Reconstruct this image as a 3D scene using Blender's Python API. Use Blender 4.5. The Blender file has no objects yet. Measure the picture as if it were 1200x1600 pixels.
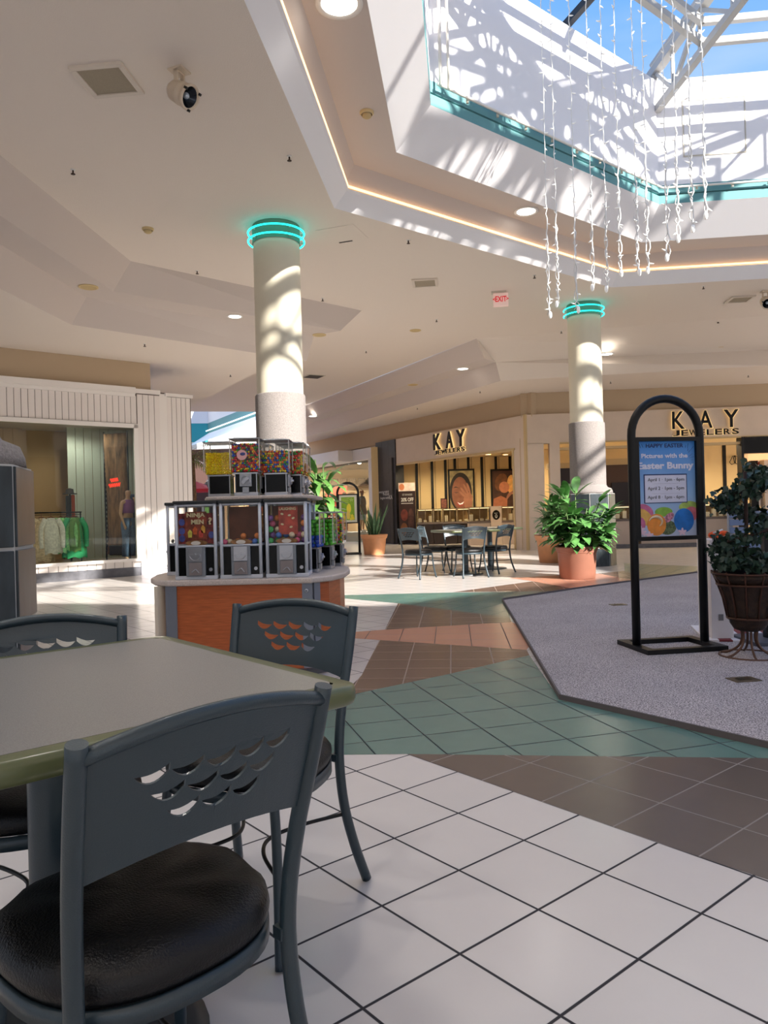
import bpy, bmesh, math, random
from mathutils import Vector, Matrix, noise
from mathutils.geometry import tessellate_polygon
PI = math.pi
R = math.radians
random.seed(7)
SC = bpy.context.scene
COL = SC.collection

# ------------------------------------------------------------------ camera
EYE = 1.10
FPX = 1165.0
ROLL = -0.0262
cx_ = Vector((math.cos(ROLL), 0, math.sin(ROLL)))
cu_ = Vector((-math.sin(ROLL), 0, math.cos(ROLL)))
cf_ = Vector((0, 1, 0))
cam_d = bpy.data.cameras.new('camera')
cam = bpy.data.objects.new('camera', cam_d)
COL.objects.link(cam)
cam.matrix_world = Matrix(((cx_.x, cu_.x, -cf_.x, 0), (cx_.y, cu_.y, -cf_.y, 0), (cx_.z, cu_.z, -cf_.z, EYE), (0, 0, 0, 1)))
cam_d.sensor_fit = 'VERTICAL'
cam_d.sensor_height = 36
cam_d.lens = FPX / 1600 * 36
cam_d.clip_start = 0.05
cam_d.clip_end = 300
SC.camera = cam

# ------------------------------------------------------------------ world, sun, exposure
SC.view_settings.view_transform = 'Standard'
SC.view_settings.look = 'None'
SC.view_settings.gamma = 1
SC.view_settings.exposure = 0.12
SC.view_settings.use_curve_mapping = False
SKY_ZENITH = (0.13, 0.37, 0.95)
SKY_LOW = (0.45, 0.68, 1.0)
GROUND = (0.30, 0.27, 0.25)
w = bpy.data.worlds.new('sky')
SC.world = w
w.use_nodes = True
nt = w.node_tree
nt.nodes.clear()
out = nt.nodes.new('ShaderNodeOutputWorld')
bg = nt.nodes.new('ShaderNodeBackground')
tc = nt.nodes.new('ShaderNodeTexCoord')
sx = nt.nodes.new('ShaderNodeSeparateXYZ')
nt.links.new(tc.outputs['Generated'], sx.inputs[0])
rp = nt.nodes.new('ShaderNodeValToRGB')
nt.links.new(sx.outputs['Z'], rp.inputs[0])
el = rp.color_ramp.elements
el[0].position = 0.0
el[0].color = (*GROUND, 1)
el[1].position = 1.0
el[1].color = (*SKY_ZENITH, 1)
for p_, c_ in ((0.16, (0.45, 0.5, 0.56)), (0.30, SKY_LOW), (0.55, (0.19, 0.46, 0.98))):
    e = el.new(p_)
    e.color = (*c_, 1)
ns = nt.nodes.new('ShaderNodeTexNoise')
ns.inputs['Scale'].default_value = 2.2
ns.inputs['Detail'].default_value = 5
mp = nt.nodes.new('ShaderNodeMapping')
mp.inputs['Scale'].default_value = (1, 2.2, 5)
nt.links.new(tc.outputs['Generated'], mp.inputs[0])
nt.links.new(mp.outputs[0], ns.inputs['Vector'])
cr = nt.nodes.new('ShaderNodeMapRange')
cr.inputs['From Min'].default_value = 0.48
cr.inputs['From Max'].default_value = 0.8
cr.inputs['To Max'].default_value = 0.45
nt.links.new(ns.outputs['Fac'], cr.inputs[0])
mx = nt.nodes.new('ShaderNodeMixRGB')
nt.links.new(cr.outputs[0], mx.inputs[0])
nt.links.new(rp.outputs[0], mx.inputs[1])
mx.inputs[2].default_value = (0.75, 0.85, 1.0, 1)
nt.links.new(mx.outputs[0], bg.inputs[0])
bg.inputs[1].default_value = 1.0
nt.links.new(bg.outputs[0], out.inputs[0])

SUN_AZ, SUN_EL = -49, 28.4
sd = bpy.data.lights.new('sun', 'SUN')
sd.energy = 13.0
sd.angle = R(0.8)
sd.color = (1.0, 0.95, 0.87)
so = bpy.data.objects.new('sun', sd)
COL.objects.link(so)
sdir = Vector((math.cos(R(SUN_AZ)) * math.cos(R(SUN_EL)), math.sin(R(SUN_AZ)) * math.cos(R(SUN_EL)), math.sin(R(SUN_EL))))
so.rotation_euler = sdir.to_track_quat('Z', 'Y').to_euler()
so.location = (20, -12, 25)


def area(name, loc, size, energy, color=(1, 1, 1), target=None, sizey=None):
    d = bpy.data.lights.new(name, 'AREA')
    d.energy = energy
    d.color = color
    d.size = size
    if sizey:
        d.shape = 'RECTANGLE'
        d.size_y = sizey
    o = bpy.data.objects.new(name, d)
    COL.objects.link(o)
    o.location = loc
    t = Vector(target if target else (loc[0], loc[1], loc[2] - 1))
    o.rotation_euler = (Vector(loc) - t).to_track_quat('Z', 'Y').to_euler()
    return o


# added fill behind the camera; daylight of the next atrium down the mall
area('added_fill_area', (2, -5.5, 4.6), 7, 60, (1.0, 0.93, 0.86), (2, -4.5, 0), 5)
area('daylight_far_atrium', (-7.5, 33, 8.2), 7, 250, (0.85, 0.93, 1.0))


def shop_lamp(loc, energy, color):
    d = bpy.data.lights.new('shop_lamp', 'SPOT')
    d.energy = energy
    d.color = color
    d.spot_size = R(168)
    d.spot_blend = 0.5
    d.shadow_soft_size = 0.05
    o = bpy.data.objects.new('shop_lamp', d)
    COL.objects.link(o)
    o.location = loc
    return o


def at(px, py, z=0.0):
    d = cf_ + cx_ * ((px - 600) / FPX) + cu_ * ((800 - py) / FPX)
    return Vector((0, 0, EYE)) + d * ((z - EYE) / d.z)


def aty(px, py, y):
    d = cf_ + cx_ * ((px - 600) / FPX) + cu_ * ((800 - py) / FPX)
    return Vector((0, 0, EYE)) + d * (y / d.y)


def onwall(px, py, P0, ang):
    a = R(ang)
    n = Vector((-math.sin(a), math.cos(a), 0))
    d = cf_ + cx_ * ((px - 600) / FPX) + cu_ * ((800 - py) / FPX)
    C = Vector((0, 0, EYE))
    t = (Vector((P0[0], P0[1], 0)) - Vector((0, 0, 0))).dot(n) / d.dot(n)
    return C + d * t


# ------------------------------------------------------------------ materials
def lin(c):
    return tuple(((v / 255) / 12.92 if v / 255 <= 0.04045 else ((v / 255 + 0.055) / 1.055) ** 2.4) for v in c[:3])


MC = {}


def mat(name, rgb, rough=0.5, metal=0.0, var=0.0, scale=8.0, bump=0.0, bscale=60.0, emit=0.0, ecol=None, spec=0.5, coat=0.0, tscale=None):
    if name in MC:
        return MC[name]
    m = bpy.data.materials.new(name)
    m.use_nodes = True
    MC[name] = m
    t = m.node_tree
    b = t.nodes['Principled BSDF']
    c = lin(rgb)
    b.inputs['Base Color'].default_value = (*c, 1)
    b.inputs['Roughness'].default_value = rough
    b.inputs['Metallic'].default_value = metal
    b.inputs['Specular IOR Level'].default_value = spec
    b.inputs['Coat Weight'].default_value = coat
    if emit:
        b.inputs['Emission Color'].default_value = (*(lin(ecol) if ecol else c), 1)
        b.inputs['Emission Strength'].default_value = emit
    tcn = t.nodes.new('ShaderNodeTexCoord')
    vec = tcn.outputs['Object']
    if tscale:
        mpn = t.nodes.new('ShaderNodeMapping')
        mpn.inputs['Scale'].default_value = tscale
        t.links.new(vec, mpn.inputs[0])
        vec = mpn.outputs[0]
    if var:
        n = t.nodes.new('ShaderNodeTexNoise')
        n.inputs['Scale'].default_value = scale
        n.inputs['Detail'].default_value = 4
        t.links.new(vec, n.inputs['Vector'])
        r = t.nodes.new('ShaderNodeMapRange')
        r.inputs['From Min'].default_value = 0.3
        r.inputs['From Max'].default_value = 0.7
        r.inputs['To Min'].default_value = 1 - var
        r.inputs['To Max'].default_value = 1 + var
        t.links.new(n.outputs['Fac'], r.inputs[0])
        mul = t.nodes.new('ShaderNodeVectorMath')
        mul.operation = 'SCALE'
        mul.inputs[0].default_value = c
        t.links.new(r.outputs[0], mul.inputs['Scale'])
        t.links.new(mul.outputs[0], b.inputs['Base Color'])
    if bump:
        n2 = t.nodes.new('ShaderNodeTexNoise')
        n2.inputs['Scale'].default_value = bscale
        n2.inputs['Detail'].default_value = 3
        t.links.new(vec, n2.inputs['Vector'])
        bn = t.nodes.new('ShaderNodeBump')
        bn.inputs['Strength'].default_value = bump
        bn.inputs['Distance'].default_value = 0.01
        t.links.new(n2.outputs['Fac'], bn.inputs['Height'])
        t.links.new(bn.outputs[0], b.inputs['Normal'])
    return m


def glass(name, tint=(235, 245, 240), refl=1.0, rough=0.0, base=0.0):
    if name in MC:
        return MC[name]
    m = bpy.data.materials.new(name)
    m.use_nodes = True
    MC[name] = m
    t = m.node_tree
    t.nodes.clear()
    o = t.nodes.new('ShaderNodeOutputMaterial')
    mixn = t.nodes.new('ShaderNodeMixShader')
    tr = t.nodes.new('ShaderNodeBsdfTransparent')
    tr.inputs[0].default_value = (*lin(tint), 1)
    gl = t.nodes.new('ShaderNodeBsdfGlossy')
    gl.inputs['Roughness'].default_value = rough
    fr = t.nodes.new('ShaderNodeFresnel')
    gm = t.nodes.new('ShaderNodeNewGeometry')
    io = t.nodes.new('ShaderNodeMapRange')
    io.inputs['To Min'].default_value = 1.45
    io.inputs['To Max'].default_value = 1 / 1.45
    t.links.new(gm.outputs['Backfacing'], io.inputs[0])
    t.links.new(io.outputs[0], fr.inputs[0])
    ml = t.nodes.new('ShaderNodeMath')
    ml.operation = 'MULTIPLY_ADD'
    ml.inputs[1].default_value = refl
    ml.inputs[2].default_value = base
    t.links.new(fr.outputs[0], ml.inputs[0])
    t.links.new(ml.outputs[0], mixn.inputs[0])
    t.links.new(tr.outputs[0], mixn.inputs[1])
    t.links.new(gl.outputs[0], mixn.inputs[2])
    t.links.new(mixn.outputs[0], o.inputs[0])
    return m


def tilemat(name, rgb, grout, ang, origin, size=0.3048, w=0.006, rough=0.3, var=0.05, spec=0.5):
    m = bpy.data.materials.new(name)
    m.use_nodes = True
    t = m.node_tree
    b = t.nodes['Principled BSDF']
    tcn = t.nodes.new('ShaderNodeTexCoord')
    N = t.nodes.new
    L = t.links.new
    s1 = N('ShaderNodeVectorMath')
    s1.operation = 'SUBTRACT'
    L(tcn.outputs['Object'], s1.inputs[0])
    s1.inputs[1].default_value = (origin[0], origin[1], 0)
    rt = N('ShaderNodeVectorRotate')
    rt.rotation_type = 'Z_AXIS'
    rt.inputs['Angle'].default_value = -R(ang)
    L(s1.outputs[0], rt.inputs['Vector'])
    sc_ = N('ShaderNodeVectorMath')
    sc_.operation = 'SCALE'
    sc_.inputs['Scale'].default_value = 1 / size
    L(rt.outputs[0], sc_.inputs[0])
    fr = N('ShaderNodeVectorMath')
    fr.operation = 'FRACTION'
    L(sc_.outputs[0], fr.inputs[0])
    fl = N('ShaderNodeVectorMath')
    fl.operation = 'FLOOR'
    L(sc_.outputs[0], fl.inputs[0])
    sp = N('ShaderNodeSeparateXYZ')
    L(fr.outputs[0], sp.inputs[0])

    def edge(sock):
        a = N('ShaderNodeMath')
        a.operation = 'SUBTRACT'
        L(sock, a.inputs[0])
        a.inputs[1].default_value = 0.5
        c = N('ShaderNodeMath')
        c.operation = 'ABSOLUTE'
        L(a.outputs[0], c.inputs[0])
        return c.outputs[0]
    mxn = N('ShaderNodeMath')
    mxn.operation = 'MAXIMUM'
    L(edge(sp.outputs[0]), mxn.inputs[0])
    L(edge(sp.outputs[1]), mxn.inputs[1])
    gt = N('ShaderNodeMapRange')
    gt.inputs['From Min'].default_value = 0.5 - w / size * 0.62
    gt.inputs['From Max'].default_value = 0.5 - w / size * 0.38
    L(mxn.outputs[0], gt.inputs[0])
    wn = N('ShaderNodeTexWhiteNoise')
    wn.noise_dimensions = '2D'
    L(fl.outputs[0], wn.inputs['Vector'])
    no = N('ShaderNodeTexNoise')
    no.inputs['Scale'].default_value = 9
    no.inputs['Detail'].default_value = 5
    L(tcn.outputs['Object'], no.inputs['Vector'])
    ad = N('ShaderNodeMath')
    ad.operation = 'ADD'
    L(wn.outputs['Value'], ad.inputs[0])
    L(no.outputs['Fac'], ad.inputs[1])
    mr = N('ShaderNodeMapRange')
    mr.inputs['From Min'].default_value = 0.2
    mr.inputs['From Max'].default_value = 1.7
    mr.inputs['To Min'].default_value = 1 - var
    mr.inputs['To Max'].default_value = 1 + var
    L(ad.outputs[0], mr.inputs[0])
    sm = N('ShaderNodeVectorMath')
    sm.operation = 'SCALE'
    sm.inputs[0].default_value = lin(rgb)
    L(mr.outputs[0], sm.inputs['Scale'])
    mixc = N('ShaderNodeMixRGB')
    L(gt.outputs[0], mixc.inputs[0])
    L(sm.outputs[0], mixc.inputs[1])
    mixc.inputs[2].default_value = (*lin(grout), 1)
    L(mixc.outputs[0], b.inputs['Base Color'])
    rm = N('ShaderNodeMapRange')
    rm.inputs['To Min'].default_value = rough
    rm.inputs['To Max'].default_value = 0.85
    L(gt.outputs[0], rm.inputs[0])
    L(rm.outputs[0], b.inputs['Roughness'])
    b.inputs['Specular IOR Level'].default_value = spec
    inv = N('ShaderNodeMath')
    inv.operation = 'SUBTRACT'
    inv.inputs[0].default_value = 1
    L(gt.outputs[0], inv.inputs[1])
    nb = N('ShaderNodeTexNoise')
    nb.inputs['Scale'].default_value = 3.0
    L(tcn.outputs['Object'], nb.inputs['Vector'])
    ab = N('ShaderNodeMath')
    ab.operation = 'MULTIPLY_ADD'
    L(nb.outputs['Fac'], ab.inputs[0])
    ab.inputs[1].default_value = 0.5
    L(inv.outputs[0], ab.inputs[2])
    bp = N('ShaderNodeBump')
    bp.inputs['Strength'].default_value = 0.35
    bp.inputs['Distance'].default_value = 0.002
    L(ab.outputs[0], bp.inputs['Height'])
    L(bp.outputs[0], b.inputs['Normal'])
    return m


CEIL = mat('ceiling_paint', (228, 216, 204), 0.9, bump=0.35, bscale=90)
CEIL_SHADED = mat('ceiling_paint_shaded', (206, 194, 186), 0.9)  # same ceiling paint, with the step faces' shade put into its colour
WHITE = mat('white_paint', (236, 234, 236), 0.75)
TEAL = mat('teal_paint', (98, 150, 152), 0.7)
BEIGE = mat('beige_wall', (190, 168, 140), 0.85)
FRONT = mat('storefront_panel', (214, 196, 178), 0.6, var=0.03, scale=3)
DARKGREY = mat('dark_plinth', (92, 92, 98), 0.35, var=0.2, scale=10)
BLACK = mat('black_plastic', (8, 8, 9), 0.25, spec=0.3)
BLACKM = mat('black_metal', (7, 7, 8), 0.42, spec=0.35)
CHROME = mat('chrome', (190, 190, 196), 0.28, 0.9)
ALU = mat('brushed_aluminium', (165, 168, 175), 0.42, 0.8)
STEELPAINT = mat('slate_enamel', (44, 58, 66), 0.36, 0.1, bump=0.1, bscale=400, coat=0.1)
VINYL = mat('black_vinyl', (8, 7, 9), 0.36, spec=0.35, bump=0.25, bscale=260)
LAMI = mat('grey_laminate', (128, 127, 124), 0.33, var=0.25, scale=420, spec=0.6)
EDGEBAND = mat('olive_edge', (88, 94, 62), 0.35, coat=0.2)
TERRA = mat('terracotta_plastic', (150, 102, 84), 0.45, var=0.05)
TERRA2 = mat('pale_terracotta', (214, 150, 105), 0.55, var=0.06)
SOIL = mat('soil', (48, 34, 24), 0.95, var=0.3, scale=50)
STONE = mat('rough_stone', (134, 127, 124), 0.85, var=0.22, scale=90, bump=0.8, bscale=140)
SHAFT = mat('column_paint', (222, 214, 192), 0.65)
SLATE = mat('slate_tile', (46, 54, 58), 0.3, var=0.45, scale=14, tscale=(1, 1, 0.35))
GROUTL = mat('light_grout', (190, 188, 184), 0.8)
WOOD = mat('cherry_laminate', (178, 92, 48), 0.38, var=0.22, scale=9, tscale=(1, 1, 14))
COUNTER = mat('speckled_counter', (196, 182, 174), 0.45, var=0.2, scale=160)
LEAFG = mat('leaf_green', (84, 132, 70), 0.4, var=0.4, scale=7)
LEAFD = mat('ivy_leaf', (34, 58, 42), 0.45, var=0.5, scale=9)
LEAFY = mat('palm_leaf', (128, 138, 70), 0.55, var=0.35, scale=4)
AGAVE = mat('agave_leaf', (82, 120, 80), 0.5, var=0.3, scale=10)
BRONZE = mat('bronze_basket', (50, 34, 22), 0.5, 0.35, var=0.45, scale=30, bump=0.4, bscale=80)
CLEAR = glass('clear_acrylic', (250, 250, 248), 0.9, 0.0, 0.01)
SHOPGLASS = glass('shop_glass', (238, 243, 238), 1.0, 0.0, 0.0)
WARMW = mat('warm_panel', (226, 200, 150), 0.7)
CARPETE = mat('carpet_edge', (96, 88, 88), 0.8)
GREYP = mat('grey_fixture', (200, 192, 176), 0.6)
LAMPW = mat('lamp_glow', (255, 248, 235), 0.5, emit=9.0, ecol=(255, 250, 240))
LAMPY = mat('lamp_glow_warm', (255, 226, 160), 0.5, emit=7.0, ecol=(255, 226, 160))
NEON = mat('neon_teal', (30, 220, 215), 0.3, emit=2.6, ecol=(30, 225, 215))
ROPE = mat('rope_light_on', (255, 214, 160), 0.4, emit=2.2, ecol=(255, 205, 150))
ROPEOFF = mat('white_tube', (232, 226, 216), 0.4)


# ------------------------------------------------------------------ mesh builder
class MB:
    def __init__(s, xf=None):
        s.v = []
        s.f = []
        s.m = []
        s.sm = []
        s.xf = xf or Matrix()
        s.cur = 0
        s.smooth = False

    def add(s, vs, fs, smooth=None):
        o = len(s.v)
        s.v += [s.xf @ Vector(p) for p in vs]
        for f in fs:
            s.f.append([i + o for i in f])
            s.m.append(s.cur)
            s.sm.append(s.smooth if smooth is None else smooth)
        return s

    def box(s, c, d, rz=0, rot=None):
        M = Matrix.Translation(c) @ (rot.to_4x4() if rot else Matrix.Rotation(rz, 4, 'Z'))
        x, y, z = d[0] / 2, d[1] / 2, d[2] / 2
        vs = [M @ Vector(p) for p in ((-x, -y, -z), (x, -y, -z), (x, y, -z), (-x, y, -z), (-x, -y, z), (x, -y, z), (x, y, z), (-x, y, z))]
        return s.add(vs, [(0, 3, 2, 1), (4, 5, 6, 7), (0, 1, 5, 4), (1, 2, 6, 5), (2, 3, 7, 6), (3, 0, 4, 7)], False)

    def bx(s, x0, x1, y0, y1, z0, z1):
        return s.box(((x0 + x1) / 2, (y0 + y1) / 2, (z0 + z1) / 2), (abs(x1 - x0), abs(y1 - y0), abs(z1 - z0)))

    def bar(s, a, b, w, h=None):
        a, b = Vector(a), Vector(b)
        h = h or w
        d = b - a
        q = d.to_track_quat('Z', 'Y').to_matrix()
        return s.box((a + b) / 2, (w, h, d.length), rot=q)

    def tube(s, pts, r, seg=10, closed=False, cap=True):
        pts = [Vector(p) for p in pts]
        n = len(pts)
        rr = r if isinstance(r, (list, tuple)) else [r] * n
        tans = []
        for i in range(n):
            a = pts[i - 1] if (i > 0 or closed) else pts[i]
            b = pts[(i + 1) % n] if (i < n - 1 or closed) else pts[i]
            tans.append((b - a).normalized())
        up = Vector((0, 0, 1)) if abs(tans[0].z) < 0.9 else Vector((1, 0, 0))
        nx = tans[0].cross(up).normalized()
        vs = []
        for i in range(n):
            t = tans[i]
            nx = (nx - t * nx.dot(t)).normalized()
            ny = t.cross(nx)
            for k in range(seg):
                a = 2 * PI * k / seg
                vs.append(pts[i] + (nx * math.cos(a) + ny * math.sin(a)) * rr[i])
        fs = []
        for i in range(n if closed else n - 1):
            j = (i + 1) % n
            for k in range(seg):
                l = (k + 1) % seg
                fs.append((i * seg + k, i * seg + l, j * seg + l, j * seg + k))
        s.add(vs, fs, True)
        if cap and not closed:
            s.add([vs[k] for k in range(seg)], [tuple(range(seg))[::-1]], False)
            s.add([vs[(n - 1) * seg + k] for k in range(seg)], [tuple(range(seg))], False)
        return s

    def lathe(s, prof, c=(0, 0, 0), seg=32, smooth=True, sx=1, sy=1, a0=0.0, a1=2 * PI):
        c = Vector(c)
        full = abs(a1 - a0 - 2 * PI) < 1e-4
        n = seg if full else seg + 1
        vs = []
        for r, z in prof:
            for k in range(n):
                a = a0 + (a1 - a0) * k / seg
                vs.append(c + Vector((r * math.cos(a) * sx, r * math.sin(a) * sy, z)))
        fs = []
        for i in range(len(prof) - 1):
            for k in range(seg):
                l = (k + 1) % n
                fs.append((i * n + k, i * n + l, (i + 1) * n + l, (i + 1) * n + k))
        return s.add(vs, fs, smooth)

    def cyl(s, a, b, r, r2=None, seg=16):
        a, b = Vector(a), Vector(b)
        return s.tube([a, b], [r, r if r2 is None else r2], seg)

    def ball(s, c, r, seg=10, rings=6, sc=(1, 1, 1)):
        c = Vector(c)
        vs = []
        for i in range(rings + 1):
            t = PI * i / rings
            for k in range(seg):
                a = 2 * PI * k / seg
                vs.append(c + Vector((math.sin(t) * math.cos(a) * r * sc[0], math.sin(t) * math.sin(a) * r * sc[1], -math.cos(t) * r * sc[2])))
        fs = []
        for i in range(rings):
            for k in range(seg):
                l = (k + 1) % seg
                fs.append((i * seg + k, i * seg + l, (i + 1) * seg + l, (i + 1) * seg + k))
        return s.add(vs, fs, True)

    def prism(s, poly, z0, z1):
        """extrude a plan polygon between two heights"""
        n = len(poly)
        vs = [(p[0], p[1], z0) for p in poly] + [(p[0], p[1], z1) for p in poly]
        fs = [(i, (i + 1) % n, n + (i + 1) % n, n + i) for i in range(n)]
        s.add(vs, fs, False)
        tr = tessellate_polygon([[Vector((p[0], p[1], 0)) for p in poly]])
        s.add(vs[:n], [tuple(reversed(t)) for t in tr], False)
        s.add(vs[n:], [tuple(t) for t in tr], False)
        return s

    def xprism(s, poly, y0, y1):
        """extrude an x-z polygon along y"""
        n = len(poly)
        vs = [(p[0], y0, p[1]) for p in poly] + [(p[0], y1, p[1]) for p in poly]
        fs = [(i, (i + 1) % n, n + (i + 1) % n, n + i) for i in range(n)]
        s.add(vs, fs, False)
        tr = tessellate_polygon([[Vector((p[0], p[1], 0)) for p in poly]])
        s.add(vs[:n], [tuple(t) for t in tr], False)
        s.add(vs[n:], [tuple(reversed(t)) for t in tr], False)
        return s

    def build(s, name, mats, parent=None, bevel=0.0, bseg=2, sub=0, autos=False, solid=0.0):
        me = bpy.data.meshes.new(name)
        me.from_pydata([tuple(p) for p in s.v], [], s.f)
        if not isinstance(mats, (list, tuple)):
            mats = [mats]
        for m_ in mats:
            me.materials.append(m_)
        for i, p in enumerate(me.polygons):
            p.material_index = min(s.m[i], len(mats) - 1)
            p.use_smooth = s.sm[i]
        bm_ = bmesh.new()
        bm_.from_mesh(me)
        bmesh.ops.remove_doubles(bm_, verts=bm_.verts, dist=1e-5)
        bmesh.ops.recalc_face_normals(bm_, faces=bm_.faces)
        bm_.to_mesh(me)
        bm_.free()
        me.update()
        o = bpy.data.objects.new(name, me)
        COL.objects.link(o)
        if parent:
            o.parent = parent
        if solid:
            md = o.modifiers.new('solid', 'SOLIDIFY')
            md.thickness = solid
            md.offset = 0
        if bevel:
            md = o.modifiers.new('bevel', 'BEVEL')
            md.width = bevel
            md.segments = bseg
            md.limit_method = 'ANGLE'
            md.angle_limit = R(40)
        if sub:
            md = o.modifiers.new('sub', 'SUBSURF')
            md.levels = sub
            md.render_levels = sub
        return o


def tag(o, label, cat, group=None):
    o['label'] = label
    o['category'] = cat
    if group:
        o['group'] = group
    return o


def thing(name, label, cat, loc=(0, 0, 0), rz=0.0, group=None):
    o = bpy.data.objects.new(name, None)
    COL.objects.link(o)
    o.empty_display_size = 0.1
    o.location = loc
    o.rotation_euler = (0, 0, rz)
    return tag(o, label, cat, group)


def struct(o):
    o['kind'] = 'structure'
    return o


def copy_tree(o, parent=None):
    c = o.copy()
    COL.objects.link(c)
    c.parent = parent
    for ch in list(o.children):
        copy_tree(ch, c)
    return c


def relabel(o, label, group=None):
    o['label'] = label
    if group:
        o['group'] = group
    return o


FONT = bpy.data.fonts.load('<builtin>') if False else None


def text(s, size, m, name='lettering', parent=None, loc=(0, 0, 0), rot=(PI / 2, 0, 0), ext=0.002, bold=0.0, align='CENTER', sxx=1.0, space=1.0, shear=0.0):
    c = bpy.data.curves.new(name, 'FONT')
    c.body = s
    c.size = size
    c.extrude = ext
    c.offset = bold
    c.align_x = align
    c.align_y = 'CENTER'
    c.space_character = space
    c.shear = shear
    c.resolution_u = 3
    t = bpy.data.objects.new('tmp', c)
    COL.objects.link(t)
    bpy.context.view_layer.update()
    me = bpy.data.meshes.new_from_object(t.evaluated_get(bpy.context.evaluated_depsgraph_get()))
    bpy.data.objects.remove(t)
    me.name = name
    me.materials.clear()
    me.materials.append(m)
    o = bpy.data.objects.new(name, me)
    COL.objects.link(o)
    o.parent = parent
    o.location = loc
    o.rotation_euler = rot
    o.scale = (sxx, 1, 1)
    return o


def smooth_path(pts, n=6):
    P = [Vector(p) for p in pts]
    P = [P[0] * 2 - P[1]] + P + [P[-1] * 2 - P[-2]]
    res = []
    for i in range(1, len(P) - 2):
        for k in range(n):
            t = k / n
            a, b, c, d = P[i - 1], P[i], P[i + 1], P[i + 2]
            res.append(0.5 * ((2 * b) + (c - a) * t + (2 * a - 5 * b + 4 * c - d) * t * t + (3 * b - a - 3 * c + d) * t ** 3))
    res.append(P[-2])
    return res


def V2(p):
    return Vector((p[0], p[1]))


# ================================================================== FLOOR
TO = (-0.0348, 2.0834)
fw = tilemat('white_floor_tile', (208, 202, 198), (44, 42, 46), -50.44, TO, w=0.0085, rough=0.2, var=0.035)
fbr = tilemat('brown_floor_tile_diagonal', (92, 80, 74), (138, 130, 124), -50.44, (0.99, 2.75), w=0.005, rough=0.27, var=0.1)
fbr2 = tilemat('brown_floor_tile', (106, 82, 70), (150, 134, 122), 84.8, (0.52, 6.11), w=0.007, rough=0.27, var=0.1)
fpe = tilemat('peach_floor_tile', (196, 140, 116), (84, 64, 58), 84.8, (0.79, 7.22), w=0.008, rough=0.27, var=0.05)
fgr = tilemat('green_floor_tile', (94, 126, 118), (30, 44, 44), 106.4, (0.41, 5.0), w=0.0085, rough=0.25, var=0.08)
fgr2 = tilemat('green_floor_tile_far', (88, 122, 112), (44, 56, 54), 57, (0.74, 8.33), w=0.008, rough=0.25, var=0.08)
mb = MB()


def flat(pts, z, mi):
    P = [Vector((p[0], p[1], z)) for p in pts]
    tr = tessellate_polygon([P])
    mb.cur = mi
    mb.add(P, [tuple(t) for t in tr], False)


flat([(-16, -9), (22, -9), (22, 46), (-16, 46)], 0, 0)
flat([(-0.60, 3.41), (0.08, 3.38), (1.63, 3.20), (4.2, 2.9), (4.2, 3.4), (0.98, 4.3), (1.06, 5.58), (0.42, 5.02), (-0.14, 4.58), (-0.62, 4.19), (-2.6, 3.5), (-2.4, 3.45)], 0.0006, 4)
flat([(0.08, 3.38), (1.63, 3.20), (4.2, 2.9), (4.2, -1.3), (2.9, 0.0), (1.09, 2.17), (0.86, 2.43)], 0.0006, 1)
flat([(-0.07, 6.41), (1.08, 5.79), (1.06, 5.58), (0.42, 5.02), (-0.14, 4.58), (-0.30, 4.42), (-0.18, 5.04)], 0.0006, 2)
flat([(-2.2, 6.7), (-0.31, 6.88), (-0.02, 6.97), (1.21, 7.24), (1.3, 6.5), (1.08, 5.79), (-0.07, 6.41), (-0.3, 6.54), (-2.2, 6.68)], 0.0006, 3)
flat([(0.14, 8.95), (1.24, 7.53), (1.21, 7.24), (-0.02, 6.97)], 0.0006, 2)
flat([(-0.9, 9.95), (-0.5, 9.99), (0.72, 9.98), (2.46, 9.76), (1.39, 8.93), (1.3, 7.9), (1.24, 7.53), (0.14, 8.95)], 0.0006, 5)
flat([(0.9, 10.01), (2.21, 11.22), (2.54, 9.93), (2.46, 9.76)], 0.0006, 2)
flat([(2.21, 11.22), (1.95, 11.85), (3.48, 12.22), (3.8, 10.9), (3.6, 10.7), (2.54, 9.8)], 0.0006, 3)
flat([(3.48, 12.22), (4.03, 12.57), (3.84, 10.91), (3.7, 10.75)], 0.0007, 2)
flat([(4.56, 14.24), (5.55, 13.05), (9, 11.5), (9, 11.0), (5.09, 11.95), (3.84, 10.91), (4.03, 12.57)], 0.0006, 5)
floor = struct(mb.build('floor', [fw, fbr, fbr2, fpe, fgr, fgr2]))

# carpet mat
cm = bpy.data.materials.new('carpet')
cm.use_nodes = True
t = cm.node_tree
b = t.nodes['Principled BSDF']
b.inputs['Roughness'].default_value = 0.95
tcn = t.nodes.new('ShaderNodeTexCoord')
n1 = t.nodes.new('ShaderNodeTexNoise')
n1.inputs['Scale'].default_value = 130
n1.inputs['Detail'].default_value = 2
t.links.new(tcn.outputs['Object'], n1.inputs['Vector'])
n3 = t.nodes.new('ShaderNodeTexNoise')
n3.inputs['Scale'].default_value = 1.5
t.links.new(tcn.outputs['Object'], n3.inputs['Vector'])
cr = t.nodes.new('ShaderNodeValToRGB')
cr.color_ramp.elements[0].position = 0.36
cr.color_ramp.elements[0].color = (*lin((98, 90, 94)), 1)
cr.color_ramp.elements[1].position = 0.64
cr.color_ramp.elements[1].color = (*lin((226, 216, 216)), 1)
t.links.new(n1.outputs['Fac'], cr.inputs[0])
mxx = t.nodes.new('ShaderNodeMixRGB')
mxx.blend_type = 'MULTIPLY'
mxx.inputs[0].default_value = 0.35
t.links.new(cr.outputs[0], mxx.inputs[1])
t.links.new(n3.outputs['Fac'], mxx.inputs[2])
t.links.new(mxx.outputs[0], b.inputs['Base Color'])
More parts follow.
